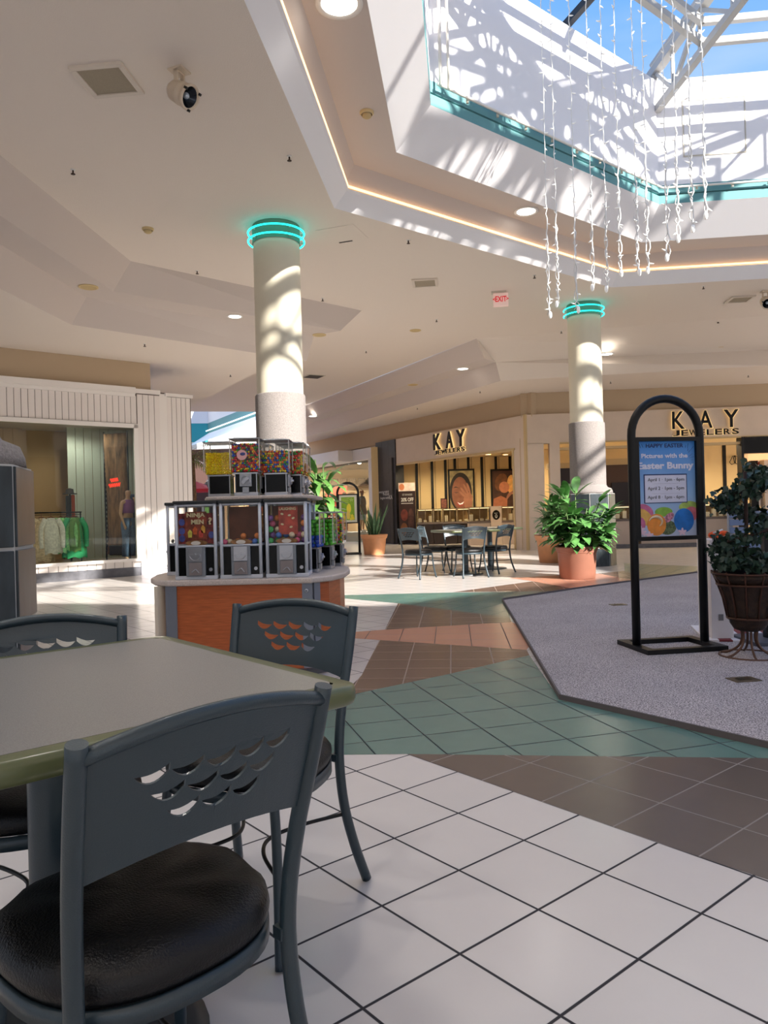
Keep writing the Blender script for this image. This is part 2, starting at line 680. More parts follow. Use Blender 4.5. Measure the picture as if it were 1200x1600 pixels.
bn = t.nodes.new('ShaderNodeBump')
bn.inputs['Strength'].default_value = 0.7
bn.inputs['Distance'].default_value = 0.004
t.links.new(n1.outputs['Fac'], bn.inputs['Height'])
t.links.new(bn.outputs[0], b.inputs['Normal'])
CPOLY = [(1.39, 8.93), (0.98, 4.27), (1.69, 3.33), (4.6, 1.0), (9.5, 1.0), (9.5, 10.9), (5.09, 11.93), (2.54, 9.93)]
rug = thing('carpet', 'large grey fleck carpet inlay on the tiled mall floor', 'carpet')
MB().prism(CPOLY, 0.001, 0.009).build('pile', cm, rug)
e_ = MB()
for a, b2 in ((CPOLY[0], CPOLY[1]), (CPOLY[1], CPOLY[2]), (CPOLY[2], CPOLY[3]), (CPOLY[-1], CPOLY[0]), (CPOLY[-2], CPOLY[-1])):
    e_.bar((a[0], a[1], 0.006), (b2[0], b2[1], 0.006), 0.012, 0.05)
e_.build('edge_trim', CARPETE, rug)
for (px, py, lb) in ((966, 945, 'brass floor outlet plate left of the easter sign stand'), (1162, 1062, 'brass floor outlet plate in the carpet before the ivy basket')):
    p = at(px, py, 0.01)
    o = thing('floor_outlet', lb, 'floor outlet', (p.x, p.y, 0.009), R(8), 'brass plates in the carpet')
    MB().box((0, 0, 0.003), (0.17, 0.12, 0.006)).build('plate', mat('brass', (120, 104, 84), 0.4, 0.7), o, bevel=0.002)
    MB().box((0, 0, 0.007), (0.08, 0.05, 0.003)).build('cover', mat('brass_dark', (90, 78, 62), 0.4, 0.7), o)

# ================================================================== OCTAGON ATRIUM + CEILINGS
ZC = 4.9
OC = Vector((6.207, 5.605))
OR = 7.67
OA = 106.31


def octv(inset, z, k):
    r = OR - inset / 0.92388
    a = R(OA + 45 * k)
    return Vector((OC.x + r * math.cos(a), OC.y + r * math.sin(a), z))


def oct_ring(m_, i0, z0, i1, z1):
    vs = [octv(i0, z0, k) for k in range(8)] + [octv(i1, z1, k) for k in range(8)]
    m_.add(vs, [(k, (k + 1) % 8, 8 + (k + 1) % 8, 8 + k) for k in range(8)], False)


S0 = Vector((-5.10, -9.0))
S1 = Vector((-3.64, 11.01))
S2 = Vector((-0.32, 14.03))


def inset_pt(o):
    # outward offset of the S corner
    n1_ = Vector((-(S1 - S0).y, (S1 - S0).x)).normalized()
    n2_ = Vector((-(S2 - S1).y, (S2 - S1).x)).normalized()
    b_ = (n1_ + n2_)
    b_ = b_ / b_.dot(n1_)
    return S0 + n1_ * o, S1 + b_ * o


cl = MB()
outer = [(18, -9), (18, 13.0), (12, 14.2), (2.16, 16.58), (0.1, 20.61), (-3.4, 27.6), (-9.5, 26.3), (-9.5, 20), (-5.17, 20.33), (-2.63, 15.83), (-1.35, 14.2), (-0.73, 13.91), (S2.x, S2.y), (S1.x, S1.y), (S0.x, S0.y)]
hole = [octv(0, ZC, k) for k in range(8)]
P = [Vector((p[0], p[1], ZC)) for p in outer]
tr = tessellate_polygon([P, hole])
cl.add(P + hole, [tuple(t_) for t_ in tr], False)
struct(cl.build('ceiling', CEIL))
# stepped ceilings on the left
o1 = inset_pt(0.345)
o2 = inset_pt(0.85)
o3 = inset_pt(1.17)
E1, E2, E3 = Vector((-0.73, 13.95)), Vector((-1.25, 14.25)), Vector((-1.45, 14.75))


def V3(p, z):
    return Vector((p[0], p[1], z))


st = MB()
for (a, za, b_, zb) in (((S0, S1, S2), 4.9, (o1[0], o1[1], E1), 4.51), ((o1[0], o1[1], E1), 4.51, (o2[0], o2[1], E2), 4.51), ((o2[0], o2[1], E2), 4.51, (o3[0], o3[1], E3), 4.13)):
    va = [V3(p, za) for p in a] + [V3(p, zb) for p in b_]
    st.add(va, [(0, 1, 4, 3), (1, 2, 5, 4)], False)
struct(st.build('ceiling', CEIL_SHADED))
lo = MB()
WL0, WL1 = Vector((-12.0, 7.85)), Vector((-3.84, 15.11))
wd = Vector((math.cos(R(39.5)), math.sin(R(39.5))))
wn_ = Vector((-wd.y, wd.x))
W0 = Vector((-4.70, 14.41))


def wl(s, d=0.0):
    p = W0 + wd * s + wn_ * d
    return p


poly = [o3[0], o3[1], E3, Vector((-2.63, 15.83)), Vector((-5.17, 20.33)), wl(0.28) + wn_ * 5.2, wl(0.28, 0.1), wl(-9, 0.1), Vector((-9.3, -9.0))]
P = [V3(p, 4.13) for p in poly]
lo.add(P, [tuple(t_) for t_ in tessellate_polygon([P])], False)
# return faces of the lowered ceilings towards the far corridor
for a, b_, z in ((E3, Vector((-2.63, 15.83)), 4.13), (Vector((-2.63, 15.83)), Vector((-5.17, 20.33)), 4.13)):
    lo.add([V3(a, z), V3(b_, z), V3(b_, 4.9), V3(a, 4.9)], [(0, 1, 2, 3)], False)
struct(lo.build('ceiling', CEIL))
# stepped ceilings before the jeweller's corner
rs = MB()
r1, r1b = Vector((2.16, 16.58)), Vector((-3.4, 27.6))
r2, r2b = Vector((2.36, 16.86)), Vector((-3.4, 28.2))
r3, r3b = Vector((2.69, 17.34)), Vector((-3.3, 29.3))
r4, r4b = Vector((2.84, 17.65)), Vector((-3.25, 29.8))
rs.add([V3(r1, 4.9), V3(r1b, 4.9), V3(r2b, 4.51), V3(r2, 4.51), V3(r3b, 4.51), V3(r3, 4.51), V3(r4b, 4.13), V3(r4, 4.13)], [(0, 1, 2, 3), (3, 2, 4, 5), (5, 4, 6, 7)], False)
struct(rs.build('ceiling', CEIL_SHADED))
rt = MB()
rq = [Vector((12, 14.2)), Vector((18, 13.0))]
rm_ = [Vector((8.72, 16.72)), Vector((18, 15.0))]
rt.add([V3(r1, 4.9), V3(rq[0], 4.9), V3(rq[1], 4.9), V3(rm_[1], 4.51), V3(rm_[0], 4.51), V3(r3, 4.51), V3(r2, 4.51)], [(0, 6, 5), (0, 5, 4, 1), (1, 4, 3, 2)], False)
rt.add([V3(r3, 4.51), V3(rm_[0], 4.51), V3(rm_[1], 4.51), V3(r4, 4.13), V3((8.66, 16.57), 4.13), V3((18, 14.8), 4.13)], [(0, 1, 4, 3), (1, 2, 5, 4)], False)
P = [V3(p, 4.13) for p in (r4, r4b, (-3.2, 42), (12, 42), (18, 20), (18, 14.8), (8.66, 16.57))]
rt.add(P, [tuple(t_) for t_ in tessellate_polygon([P])], False)
struct(rt.build('ceiling', CEIL))

# octagon cove profile
lip = MB()
oct_ring(lip, 0, 4.9, 0.17, 5.07)
oct_ring(lip, 0.17, 5.07, 0.20, 5.09)
oct_ring(lip, 0.20, 5.09, 0.16, 5.11)
oct_ring(lip, 0.16, 5.11, 0.13, 5.09)
struct(lip.build('trim_1', WHITE))
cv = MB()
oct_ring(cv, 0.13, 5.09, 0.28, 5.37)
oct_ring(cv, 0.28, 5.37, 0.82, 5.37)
struct(cv.build('ceiling', CEIL_SHADED))
sl = MB()
oct_ring(sl, 0.82, 5.37, 1.25, 5.80)
struct(sl.build('trim_2', WHITE))
tb = MB()
oct_ring(tb, 1.25, 5.80, 1.25, 5.93)
oct_ring(tb, 1.25, 5.93, 1.22, 5.935)
oct_ring(tb, 1.22, 5.935, 1.22, 5.95)
oct_ring(tb, 1.22, 5.95, 1.25, 5.955)
oct_ring(tb, 1.25, 5.955, 1.25, 6.09)
struct(tb.build('trim_3', TEAL))
wa = MB()
TOPZ = [7.74, 7.74, 7.74, 7.3, 6.6, 6.6, 7.3, 7.74]  # unseen curb on the sun side lowered to let sun onto far tables
for (i0_, i1_, f0, f1) in ((1.25, 1.25, lambda k: 6.09, lambda k: TOPZ[k]), (1.25, 1.10, lambda k: TOPZ[k], lambda k: TOPZ[k] + 0.04), (1.10, 1.0, lambda k: TOPZ[k] + 0.04, lambda k: 5.85)):
    vs = [octv(i0_, f0(k), k) for k in range(8)] + [octv(i1_, f1(k), k) for k in range(8)]
    wa.add(vs, [(k, (k + 1) % 8, 8 + (k + 1) % 8, 8 + k) for k in range(8)], False)
struct(wa.build('wall_atrium', WHITE))
# access panel seams and small outlet on the atrium wall
c7 = octv(1.25, 0, 7)
c0 = octv(1.25, 0, 0)
dr = (c7 - c0).normalized()
ap = tag(MB().build('tmp', WHITE), 'x', 'x')
bpy.data.objects.remove(ap)
angR = math.atan2(dr.y, dr.x)
ap = thing('access_panel', 'square white access panel on the sunlit wall under the skylight', 'access panel', (c0.x + dr.x * 0.85, c0.y + dr.y * 0.85, 6.95), angR)
m_ = MB()
m_.bx(-0.45, 0.45, -0.008, 0.0, -0.42, 0.42)
m_.build('panel', WHITE, ap, bevel=0.004)
m_ = MB()
for q_ in ((-0.47, -0.455, -0.44, 0.44), (0.455, 0.47, -0.44, 0.44), (-0.47, 0.47, 0.425, 0.44), (-0.47, 0.47, -0.44, -0.425)):
    m_.bx(q_[0], q_[1], -0.012, 0.0, q_[2], q_[3])
m_.build('frame', GREYP, ap)

# rope lights
def oct_tube(inset, z, r, m_, name, label, cat, ks=(7, 0, 1, 2)):
    pts = [octv(inset, z, k) for k in ks]
    fine = []
    for a, b_ in zip(pts, pts[1:]):
        for i in range(12):
            fine.append(a.lerp(b_, i / 12))
    fine.append(pts[-1])
    o = MB().tube(fine, r, 8).build(name, m_)
    return tag(o, label, cat)


oct_tube(0.19, 5.125, 0.016, ROPE, 'rope_light', 'glowing warm rope light laid along the ceiling cove lip', 'rope light', (6, 7, 0, 1, 2, 3))
wt = thing('tube_light', 'unlit white tube light running along the teal band under the skylight', 'tube light')
pts = [octv(1.33, 6.02, k) for k in (6, 7, 0, 1)]
fine = []
for a, b_ in zip(pts, pts[1:]):
    fine += [a.lerp(b_, i / 10) for i in range(10)]
MB().tube(fine + [pts[-1]], 0.018, 8).build('tube', ROPEOFF, wt)
pts2 = [octv(1.33, z, 1) + Vector((0.04, 0.0, 0)) for z in (6.0, 7.7)]
MB().tube(pts2, 0.018, 8).build('riser', ROPEOFF, wt)
pts2 = [octv(1.33, z, 1) + Vector((0.14, 0.08, 0)) for z in (6.0, 7.7)]
MB().tube(pts2, 0.016, 8).build('riser', ROPEOFF, wt)
for a, b_ in zip([octv(1.30, 6.0, k) for k in (7, 0)], [octv(1.30, 6.0, k) for k in (0, 1)]):
    for i in range(1, 9):
        p = a.lerp(b_, i / 9)
        MB().box(p, (0.03, 0.03, 0.05)).build('clip', GREYP, wt)

# skylight frame: eight lattice rafters, ring purlins
sk = thing('skylight_frame', 'white steel lattice frame carrying the glass roof of the atrium', 'skylight frame')
APX = Vector((OC.x, OC.y, 0))


def rp_(k, u, z):  # u = distance inward from octagon ceiling corner
    a = R(OA + 45 * k)
    r = OR - u
    return Vector((OC.x + r * math.cos(a), OC.y + r * math.sin(a), z))


STW = mat('white_steel', (184, 182, 178), 0.5)
for k in range(8):
    bot = lambda u: 7.27 + (u - 1.33) * 0.282
    top = lambda u: 7.85 + (u - 1.20) * 0.30
    m_ = MB()
    m_.bar(rp_(k, 1.33, bot(1.33)), rp_(k, 7.6, bot(7.6)), 0.10, 0.10)
    m_.bar(rp_(k, 1.12, top(1.12)), rp_(k, 7.6, top(7.6)), 0.14, 0.12)
    m_.bar(rp_(k, 1.25, top(1.2) + 0.17), rp_(k, 7.6, top(7.6) + 0.17), 0.07, 0.05)
    us = [1.33, 1.75, 2.35, 3.0, 3.7, 4.4, 5.1, 5.8, 6.5, 7.2]
    for i, u in enumerate(us[:-1]):
        un = us[i + 1]
        if i % 2 == 0:
            m_.bar(rp_(k, u, top(u)), rp_(k, un, bot(un)), 0.055)
        else:
            m_.bar(rp_(k, u, bot(u)), rp_(k, un, top(un)), 0.055)
        m_.bar(rp_(k, un, bot(un)), rp_(k, un, top(un)), 0.045)
    m_.bar(rp_(k, 1.30, 7.2), rp_(k, 1.30, 7.9), 0.10)
    m_.build('rafter', STW, sk)
for k in range(8):
    for u in (2.40, 4.2, 6.0):
        for dz in (0.0, 0.30):
            z = 7.27 + (u - 1.33) * 0.282 + 0.12 + dz
            MB().bar(rp_(k, u, z), rp_(k + 1, u, z), 0.09, 0.09).build('purlin', STW, sk)
    # glazing bars resting above the curb
    if k not in ():
        for f_ in (1 / 3, 2 / 3):
            a_ = rp_(k, 1.2, 7.95).lerp(rp_(k + 1, 1.2, 7.95), f_)
            b_ = rp_(k, 6.4, 9.45).lerp(rp_(k + 1, 6.4, 9.45), f_)
            MB().bar(a_, b_, 0.05, 0.07).build('glazing_bar', mat('dark_gasket', (40, 42, 46), 0.5), sk) if k == 0 and False else None
MB().cyl(APX + Vector((0, 0, 8.95)), APX + Vector((0, 0, 9.9)), 0.25).build('hub', STW, sk)
# one dark glazing bar seen on the left pane
p0 = aty(877, 28, 10.6)
MB().bar((p0.x, p0.y + 0.2, p0.z - 0.1), (p0.x + 1.5, p0.y - 2.2, p0.z + 0.62), 0.09, 0.1).build('glazing_bar', mat('dark_gasket', (40, 42, 46), 0.5), sk)

# ================================================================== COLUMNS
def column(loc, rz, label, D):
    t_ = thing('column', label, 'column', (loc[0], loc[1], 0), rz, 'round atrium columns')
    m_ = MB()
    m_.lathe([(0.305, 2.4), (0.305, 4.89)], seg=48)
    m_.build('shaft', SHAFT, t_)
    MB().lathe([(0.313, 4.66), (0.313, 4.895)], seg=48).build('collar', mat('teal_collar', (96, 130, 110), 0.6), t_)
    m_ = MB()
    m_.lathe([(0.330, 1.45), (0.330, 2.66), (0.322, 2.675), (0.30, 2.68)], seg=48)
    m_.build('stone_cladding', STONE, t_)
    m_ = MB()
    m_.lathe([(0.330, 1.50), (0.35, 1.46), (0.42, 1.43), (0.44, 1.38), (0.445, 1.34), (0.3, 1.34)], seg=48)
    m_.build('rounded_shoulder', STONE, t_)
    # octagonal tiled pedestal, three tile courses
    m_ = MB()
    a_ = 0.435
    pr = [(a_ / math.cos(PI / 8) * math.cos(PI / 8 + k * PI / 4), a_ / math.cos(PI / 8) * math.sin(PI / 8 + k * PI / 4)) for k in range(8)]
    m_.prism(pr, 0, 1.338)
    m_.build('pedestal', GROUTL, t_)
    for zi, (z0, z1) in enumerate(((0.0, 0.33), (0.345, 0.665), (0.68, 0.98), (0.995, 1.33))):
        for k in range(8):
            A_ = Vector(pr[k])
            B_ = Vector(pr[(k + 1) % 8])
            d_ = (B_ - A_)
            mid = (A_ + B_) / 2
            n_ = mid.normalized()
            L_ = d_.length - 0.014
            mm = MB()
            mm.box((mid.x + n_.x * 0.004, mid.y + n_.y * 0.004, (z0 + z1) / 2), (L_, 0.014, z1 - z0), math.atan2(d_.y, d_.x))
            mm.build('tile', SLATE, t_, bevel=0.003, bseg=1)
    for z in (4.70, 4.81):
        pts = [Vector((0.368 * math.cos(a), 0.368 * math.sin(a), z)) for a in [R(-215 + 285 * i / 40) for i in range(41)]]
        MB().tube(pts, 0.012, 8).build('neon_tube', NEON, t_)
        for a in (R(-215), R(70), R(-150), R(-60), R(0)):
            MB().bar((0.32 * math.cos(a), 0.32 * math.sin(a), z), (0.368 * math.cos(a), 0.368 * math.sin(a), z), 0.02).build('bracket', GREYP, t_)
    return t_


CL = Vector((-1.33, 9.86))
CRr = Vector((3.86, 14.05))
CF = Vector((-2.0, 3.16))
c1 = column(CL, R(10), 'round cream column with glowing teal rings behind the gumball stand', 9.8)
c2 = copy_tree(c1)
c2.location = (CRr.x, CRr.y, 0)
relabel(c2, 'round cream column with glowing teal rings behind the big potted plant')
c3 = copy_tree(c1)
c3.location = (CF.x, CF.y, 0)
c3.rotation_euler = (0, 0, R(14))
relabel(c3, 'slate tiled column pedestal at the left edge behind the near table')

# ================================================================== LEFT STORE
XL = Matrix.Translation((W0.x, W0.y, 0)) @ Matrix.Rotation(R(39.5), 4, 'Z')
GAP = mat('board_gap', (120, 104, 98), 0.8)
BOARD = mat('white_boards', (236, 228, 222), 0.6)


def boards(m_, x0, x1, z0, z1, y, w=0.115, seam=0.005):
    # vertical tongue and groove boards
    n_ = max(1, round((x1 - x0) / w))
    dx = (x1 - x0) / n_
    for i in range(n_):
        m_.bx(x0 + i * dx + seam, x0 + (i + 1) * dx - seam, y, y + 0.014, z0, z1)


wallm = MB(XL)
wallm.bx(-10, -0.02, 0.02, 0.16, 2.86, 3.60)
wallm.bx(-10, -0.02, 0.02, 0.16, 0.0, 0.30)
wallm.bx(-0.02, 0.44, 0.02, 0.16, 0.0, 3.6)
wallm.bx(0.42, 1.12, 0.06, 0.3, 0.0, 3.58)
struct(wallm.build('wall_left', GAP))
m_ = MB(XL)
boards(m_, -10, -0.03, 2.93, 3.46, 0.0)
boards(m_, -10, -0.02, 0.17, 0.28, 0.0, 0.17)
boards(m_, -0.02, 0.44, 0.24, 3.5, 0.0)
boards(m_, 0.60, 1.10, 0.10, 3.5, 0.04, 0.11)
struct(m_.build('wall_left', BOARD))
m_ = MB(XL)
m_.bx(-10, -0.06, -0.06, 0.02, 3.50, 3.62)
m_.bx(-10, -0.06, -0.03, 0.02, 3.44, 3.50)
m_.bx(-0.06, 0.44, -0.04, 0.02, 3.52, 3.60)
m_.bx(0.56, 1.14, -0.01, 0.06, 3.51, 3.57)
m_.bx(0.44, 0.60, 0.03, 0.06, 0.1, 3.55)
m_.bx(-10, -0.02, -0.03, 0.03, 2.84, 2.92)
m_.bx(-10, -0.02, -0.07, 0.04, 0.28, 0.335)
m_.bx(-0.10, -0.02, -0.03, 0.03, 0.30, 2.9)
struct(m_.build('trim_4', mat('white_trim', (240, 234, 228), 0.5)))
m_ = MB(XL)
m_.bx(-10, -0.02, 0.0, 0.1, 0, 0.165)
struct(m_.build('baseboard_left', DARKGREY))
m_ = MB(XL)
m_.bx(-0.02, 0.43, -0.02, 0.1, 0, 0.235)
m_.bx(0.45, 1.1, 0.02, 0.1, 0, 0.09)
struct(m_.build('baseboard_left', mat('pale_stone_plinth', (172, 168, 176), 0.4, var=0.2, scale=14)))
m_ = MB(XL)
m_.bx(-10, 0.28, 0.05, 0.12, 3.6, 4.5)
struct(m_.build('wall_bulkhead', BEIGE))
m_ = MB(XL)
m_.bx(-9.95, -0.1, 0.0, 0.006, 0.335, 2.84)
struct(m_.build('window_1', SHOPGLASS))
# side of the store facing the corridor, rear and flank walls inside
SAGE = mat('sage_boards', (206, 206, 188), 0.7)
TAN = mat('tan_boards', (190, 150, 108), 0.7)
m_ = MB(XL)
m_.bx(1.06, 1.12, 0.1, 7, 0, 3.5)
struct(m_.build('wall_left_return', BOARD))
m_ = MB(XL)
sgx = (XL.inverted() @ onwall(106, 750, W0 + wn_ * 1.7, 39.5)).x
boards(m_, sgx, 1.0, 0.0, 3.6, 1.7, 0.16)
struct(m_.build('wall_shop', [SAGE]))
m_ = MB(XL)
boards(m_, -10, -1.5, 0.0, 3.6, 2.4, 0.18)
m_.bx(-10, 1.0, 2.6, 2.7, 0, 3.6)
struct(m_.build('wall_shop', [TAN]))
m_ = MB(XL)
m_.bx(-10, 1.06, 0.1, 2.7, 3.0, 3.1)
struct(m_.build('ceiling_shop', CEIL_SHADED))
m_ = MB(XL)
m_.bx(-10, 1.06, 0.12, 2.7, 0.02, 0.28)
struct(m_.build('floor_display', mat('display_wood', (150, 118, 88), 0.5)))
for sx_, c_ in ((-0.9, (0.97, 1.0, 0.95)), (-3.0, (1, 0.85, 0.68))):
    p = XL @ Vector((sx_, 1.0, 2.95))
    shop_lamp(tuple(p), 40, c_)
# sign: white curtain side panels inside the window
def wthing(name, label, cat, x, y, z=0, xf=XL, ang=39.5, group=None, rz=0.0):
    p = xf @ Vector((x, y, z))
    return thing(name, label, cat, p, R(ang) + rz, group)


def wp(px, py, d):
    """local coordinates in the left store of the point seen at a pixel, d metres behind the shop front"""
    q = onwall(px, py, W0 + wn_ * d, 39.5)
    return (XL.inverted() @ q)


# clothes rack with garments
rk = wthing('clothes_rack', 'low clothes rail holding green and cream garments in the shop window', 'clothes rack', -1.42, 0.55, 0.28)
m_ = MB()
m_.tube([(-0.48, 0, 0.97), (0.48, 0, 0.97)], 0.014)
m_.tube([(-0.48, 0.0, 0.93), (0.48, 0.0, 0.93)], 0.006)
m_.build('rail', BLACKM, rk)
for x in (-0.46, 0.46):
    MB().tube([(x, 0, 0.97), (x, 0, 0.02)], 0.012).build('post', BLACKM, rk)
    MB().tube([(x, -0.2, 0.012), (x, 0.2, 0.012)], 0.012).build('foot', BLACKM, rk)


def garment(name, label, x, w_, ln, col, dx=0.0, group=None, pat=0.15, dress=True, rz=0.0, sleeves=True, yo=0.0):
    o = wthing(name, label, name.replace('_', ' '), -1.42 + x, 0.55 + yo, 0.28 + 0.93, group=group, rz=rz)
    m_ = MB()
    n_ = 22
    rows = 9
    vs = []
    for i in range(rows):
        t_ = i / (rows - 1)
        z = -0.06 - ln * t_
        ww = w_ * (0.62 + 0.38 * min(1, t_ * 1.4)) if i else w_ * 0.35
        dd = 0.05 + 0.05 * t_
        for k in range(n_):
            a = 2 * PI * k / n_
            rip = 1 + 0.22 * t_ * math.sin(k * 2.6 + x * 9)
            vs.append((math.cos(a) * ww * 0.5 * rip, math.sin(a) * dd * rip, z + 0.02 * math.sin(k * 1.7) * t_))
    fs = [(i * n_ + k, i * n_ + (k + 1) % n_, (i + 1) * n_ + (k + 1) % n_, (i + 1) * n_ + k) for i in range(rows - 1) for k in range(n_)]
    m_.add(vs, fs, True)
    cm_ = mat('cloth_%d_%d_%d' % col, col, 0.85, var=pat, scale=26, bump=0.3, bscale=40)
    m_.build('body', cm_, o)
    if sleeves:
        for s_ in (-1, 1):
            MB().tube(smooth_path([(s_ * w_ * 0.28, -0.03, -0.08), (s_ * w_ * 0.50, -0.05, -0.25), (s_ * w_ * 0.52, -0.05, -0.5), (s_ * w_ * 0.5, -0.05, -0.62)], 4), [0.05 - 0.0006 * j for j in range(13)], 8).build('sleeve', cm_, o)
    h = MB()
    h.tube(smooth_path([(-w_ * 0.3, 0, -0.10), (0, 0, -0.04), (w_ * 0.3, 0, -0.10)], 4), 0.008, 6)
    h.tube([(0, 0, -0.04), (0, 0, 0.02), (0.012, 0, 0.035)], 0.003, 6)
    h.build('hanger', mat('red_hanger', (120, 40, 28), 0.4), o)
    return o


garment('dress', 'cream and rust lace dress hanging at the left end of the rail', -0.26, 0.40, 0.80, (222, 192, 162), rz=0.15, pat=0.35, yo=-0.06)
garment('blouse', 'white long sleeved blouse hanging beside the lace dress', -0.10, 0.36, 0.66, (240, 230, 220), rz=-0.1, pat=0.2, yo=-0.09)
garment('shirt', 'pale mint pleated shirt in the middle of the rail', 0.10, 0.28, 0.66, (176, 246, 176), rz=0.2)
garment('shirt', 'light green patterned shirt right of the mint one', 0.20, 0.28, 0.62, (160, 226, 146), rz=-0.15, pat=0.3)
garment('dress', 'emerald green flared dress at the right end of the rail', 0.33, 0.42, 0.76, (60, 176, 118), rz=0.1)
garment('shirt', 'olive green long shirt behind the emerald dress', 0.38, 0.34, 0.64, (110, 150, 80), rz=0.5)

# hanging tapestry between two black poles
p = wp(182, 770, 0.8)
tp = wthing('tapestry', 'tall brown fringed tapestry hung between two black poles in the shop window', 'tapestry', p.x - 0.03, 0.7, 0.28, rz=R(-58))
m_ = MB()
vs, fs = [], []
for i in range(13):
    for k in range(9):
        vs.append((-0.26 + 0.065 * k, 0.02 * math.sin(k * 1.3 + i * 0.4), 0.12 + i * 0.20))
fs = [(i * 9 + k, i * 9 + k + 1, (i + 1) * 9 + k + 1, (i + 1) * 9 + k) for i in range(12) for k in range(8)]
m_.add(vs, fs, True)
m_.build('cloth', mat('tapestry_cloth', (128, 92, 62), 0.9, var=0.6, scale=5, tscale=(3, 3, 0.7)), tp, solid=0.01)
for x in (-0.28, 0.28):
    MB().tube([(x, 0, 0.0), (x, 0, 2.56)], 0.016).build('pole', BLACKM, tp)
m_ = MB()
for i in range(26):
    m_.box((-0.265, 0.0, 0.2 + i * 0.09), (0.03, 0.03, 0.05))
m_.build('fringe', BLACKM, tp)['kind'] = 'stuff'
MB().box((0.02, 0.0, 0.2), (0.4, 0.12, 0.2)).build('hem_box', mat('dark_leather', (40, 34, 30), 0.5), tp, bevel=0.02)
p = wp(180, 759, 0.02)
nn = wthing('neon_script', 'small red neon script glowing in the shop window', 'neon sign', p.x, 0.05, p.z)
sc_pts = []
for i in range(60):
    t_ = i / 59
    sc_pts.append((-0.11 + 0.22 * t_, 0.0, 0.035 * math.sin(t_ * 40) + 0.03 * t_))
REDN = mat('neon_red', (255, 50, 30), 0.3, emit=1.6, ecol=(255, 50, 30))
MB().tube(sc_pts, 0.006, 6).build('upper_script', REDN, nn)
MB().tube([(q_[0] * 0.9 + 0.02, 0, q_[2] + 0.10) for q_ in sc_pts[:45]], 0.006, 6).build('lower_script', REDN, nn)

# mannequin: one continuous skinned body
def skinned(name, joints, edges, m_, parent, root=0, sub=2):
    me = bpy.data.meshes.new(name)
    me.from_pydata([j[0] for j in joints], edges, [])
    o = bpy.data.objects.new(name, me)
    COL.objects.link(o)
    o.parent = parent
    md = o.modifiers.new('skin', 'SKIN')
    md.use_smooth_shade = True
    for i, j in enumerate(joints):
        sv = me.skin_vertices[0].data[i] if me.skin_vertices else None
        if sv is None:
            break
        r_ = j[1]
        sv.radius = (r_, r_) if not isinstance(r_, tuple) else r_
        sv.use_root = (i == root)
    sb = o.modifiers.new('sub', 'SUBSURF')
    sb.levels = sub
    sb.render_levels = sub
    me.materials.append(m_)
    return o


def body(parent, m_, H=1.7, armL=None, armR=None, headturn=0.0):
    k = H / 1.7
    J = [((0, 0, 0.93), (0.14, 0.10)), ((0, 0.0, 1.08), (0.115, 0.085)), ((0, 0.0, 1.26), (0.145, 0.10)), ((0, 0, 1.38), (0.12, 0.08)), ((0, 0.01, 1.45), 0.05), ((0, 0.0, 1.52), 0.052), ((0, -0.012, 1.58), (0.072, 0.085)), ((0, -0.01, 1.66), (0.06, 0.072)),
         ((0.09, 0, 0.86), 0.085), ((0.095, -0.01, 0.5), 0.055), ((0.10, 0.02, 0.28), 0.05), ((0.10, 0.03, 0.08), 0.035), ((0.11, -0.09, 0.035), 0.03),
         ((-0.09, 0, 0.86), 0.085), ((-0.095, -0.01, 0.5), 0.055), ((-0.10, 0.02, 0.28), 0.05), ((-0.10, 0.03, 0.08), 0.035), ((-0.11, -0.09, 0.035), 0.03)]
    E_ = [(0, 1), (1, 2), (2, 3), (3, 4), (4, 5), (5, 6), (6, 7), (0, 8), (8, 9), (9, 10), (10, 11), (11, 12), (0, 13), (13, 14), (14, 15), (15, 16), (16, 17)]
    arms = [armL or [(0.18, 0, 1.37), (0.22, 0.01, 1.10), (0.21, -0.08, 0.88), (0.20, -0.10, 0.80)], armR or [(-0.18, 0, 1.37), (-0.22, 0.01, 1.10), (-0.21, -0.08, 0.88), (-0.20, -0.10, 0.80)]]
    for ar in arms:
        b0 = len(J)
        for q_, r_ in zip(ar, (0.05, 0.04, 0.026, 0.03)):
            J.append((q_, r_))
        E_ += [(3, b0), (b0, b0 + 1), (b0 + 1, b0 + 2), (b0 + 2, b0 + 3)]
        s_ = 1 if ar[0][0] > 0 else -1
        w_ = Vector(ar[3])
        d_ = (Vector(ar[3]) - Vector(ar[2])).normalized()
        for f_ in range(4):
            J.append((tuple(w_ + d_ * 0.075 + Vector((0, -0.026 + 0.017 * f_, 0))), 0.0085))
            E_.append((b0 + 3, len(J) - 1))
        J.append((tuple(w_ + d_ * 0.03 + Vector((-s_ * 0.02, -0.04, 0))), 0.010))
        E_.append((b0 + 3, len(J) - 1))
    J = [(tuple(c * k for c in j[0]), (tuple(r_ * k for r_ in j[1]) if isinstance(j[1], tuple) else j[1] * k)) for j in J]
    return skinned('body', J, E_, m_, parent)


def garment_shell(name, rings, m_, parent, seg=20):
    mm = MB()
    mm.lathe([(1, 0)], seg=3)
    mm = MB()
    vs = []
    for (cx, cy, z, rx, ry) in rings:
        for k in range(seg):
            a = 2 * PI * k / seg
            vs.append((cx + rx * math.cos(a), cy + ry * math.sin(a), z))
    fs = [(i * seg + k, i * seg + (k + 1) % seg, (i + 1) * seg + (k + 1) % seg, (i + 1) * seg + k) for i in range(len(rings) - 1) for k in range(seg)]
    mm.add(vs, fs, True)
    return mm.build(name, m_, parent, solid=0.006)


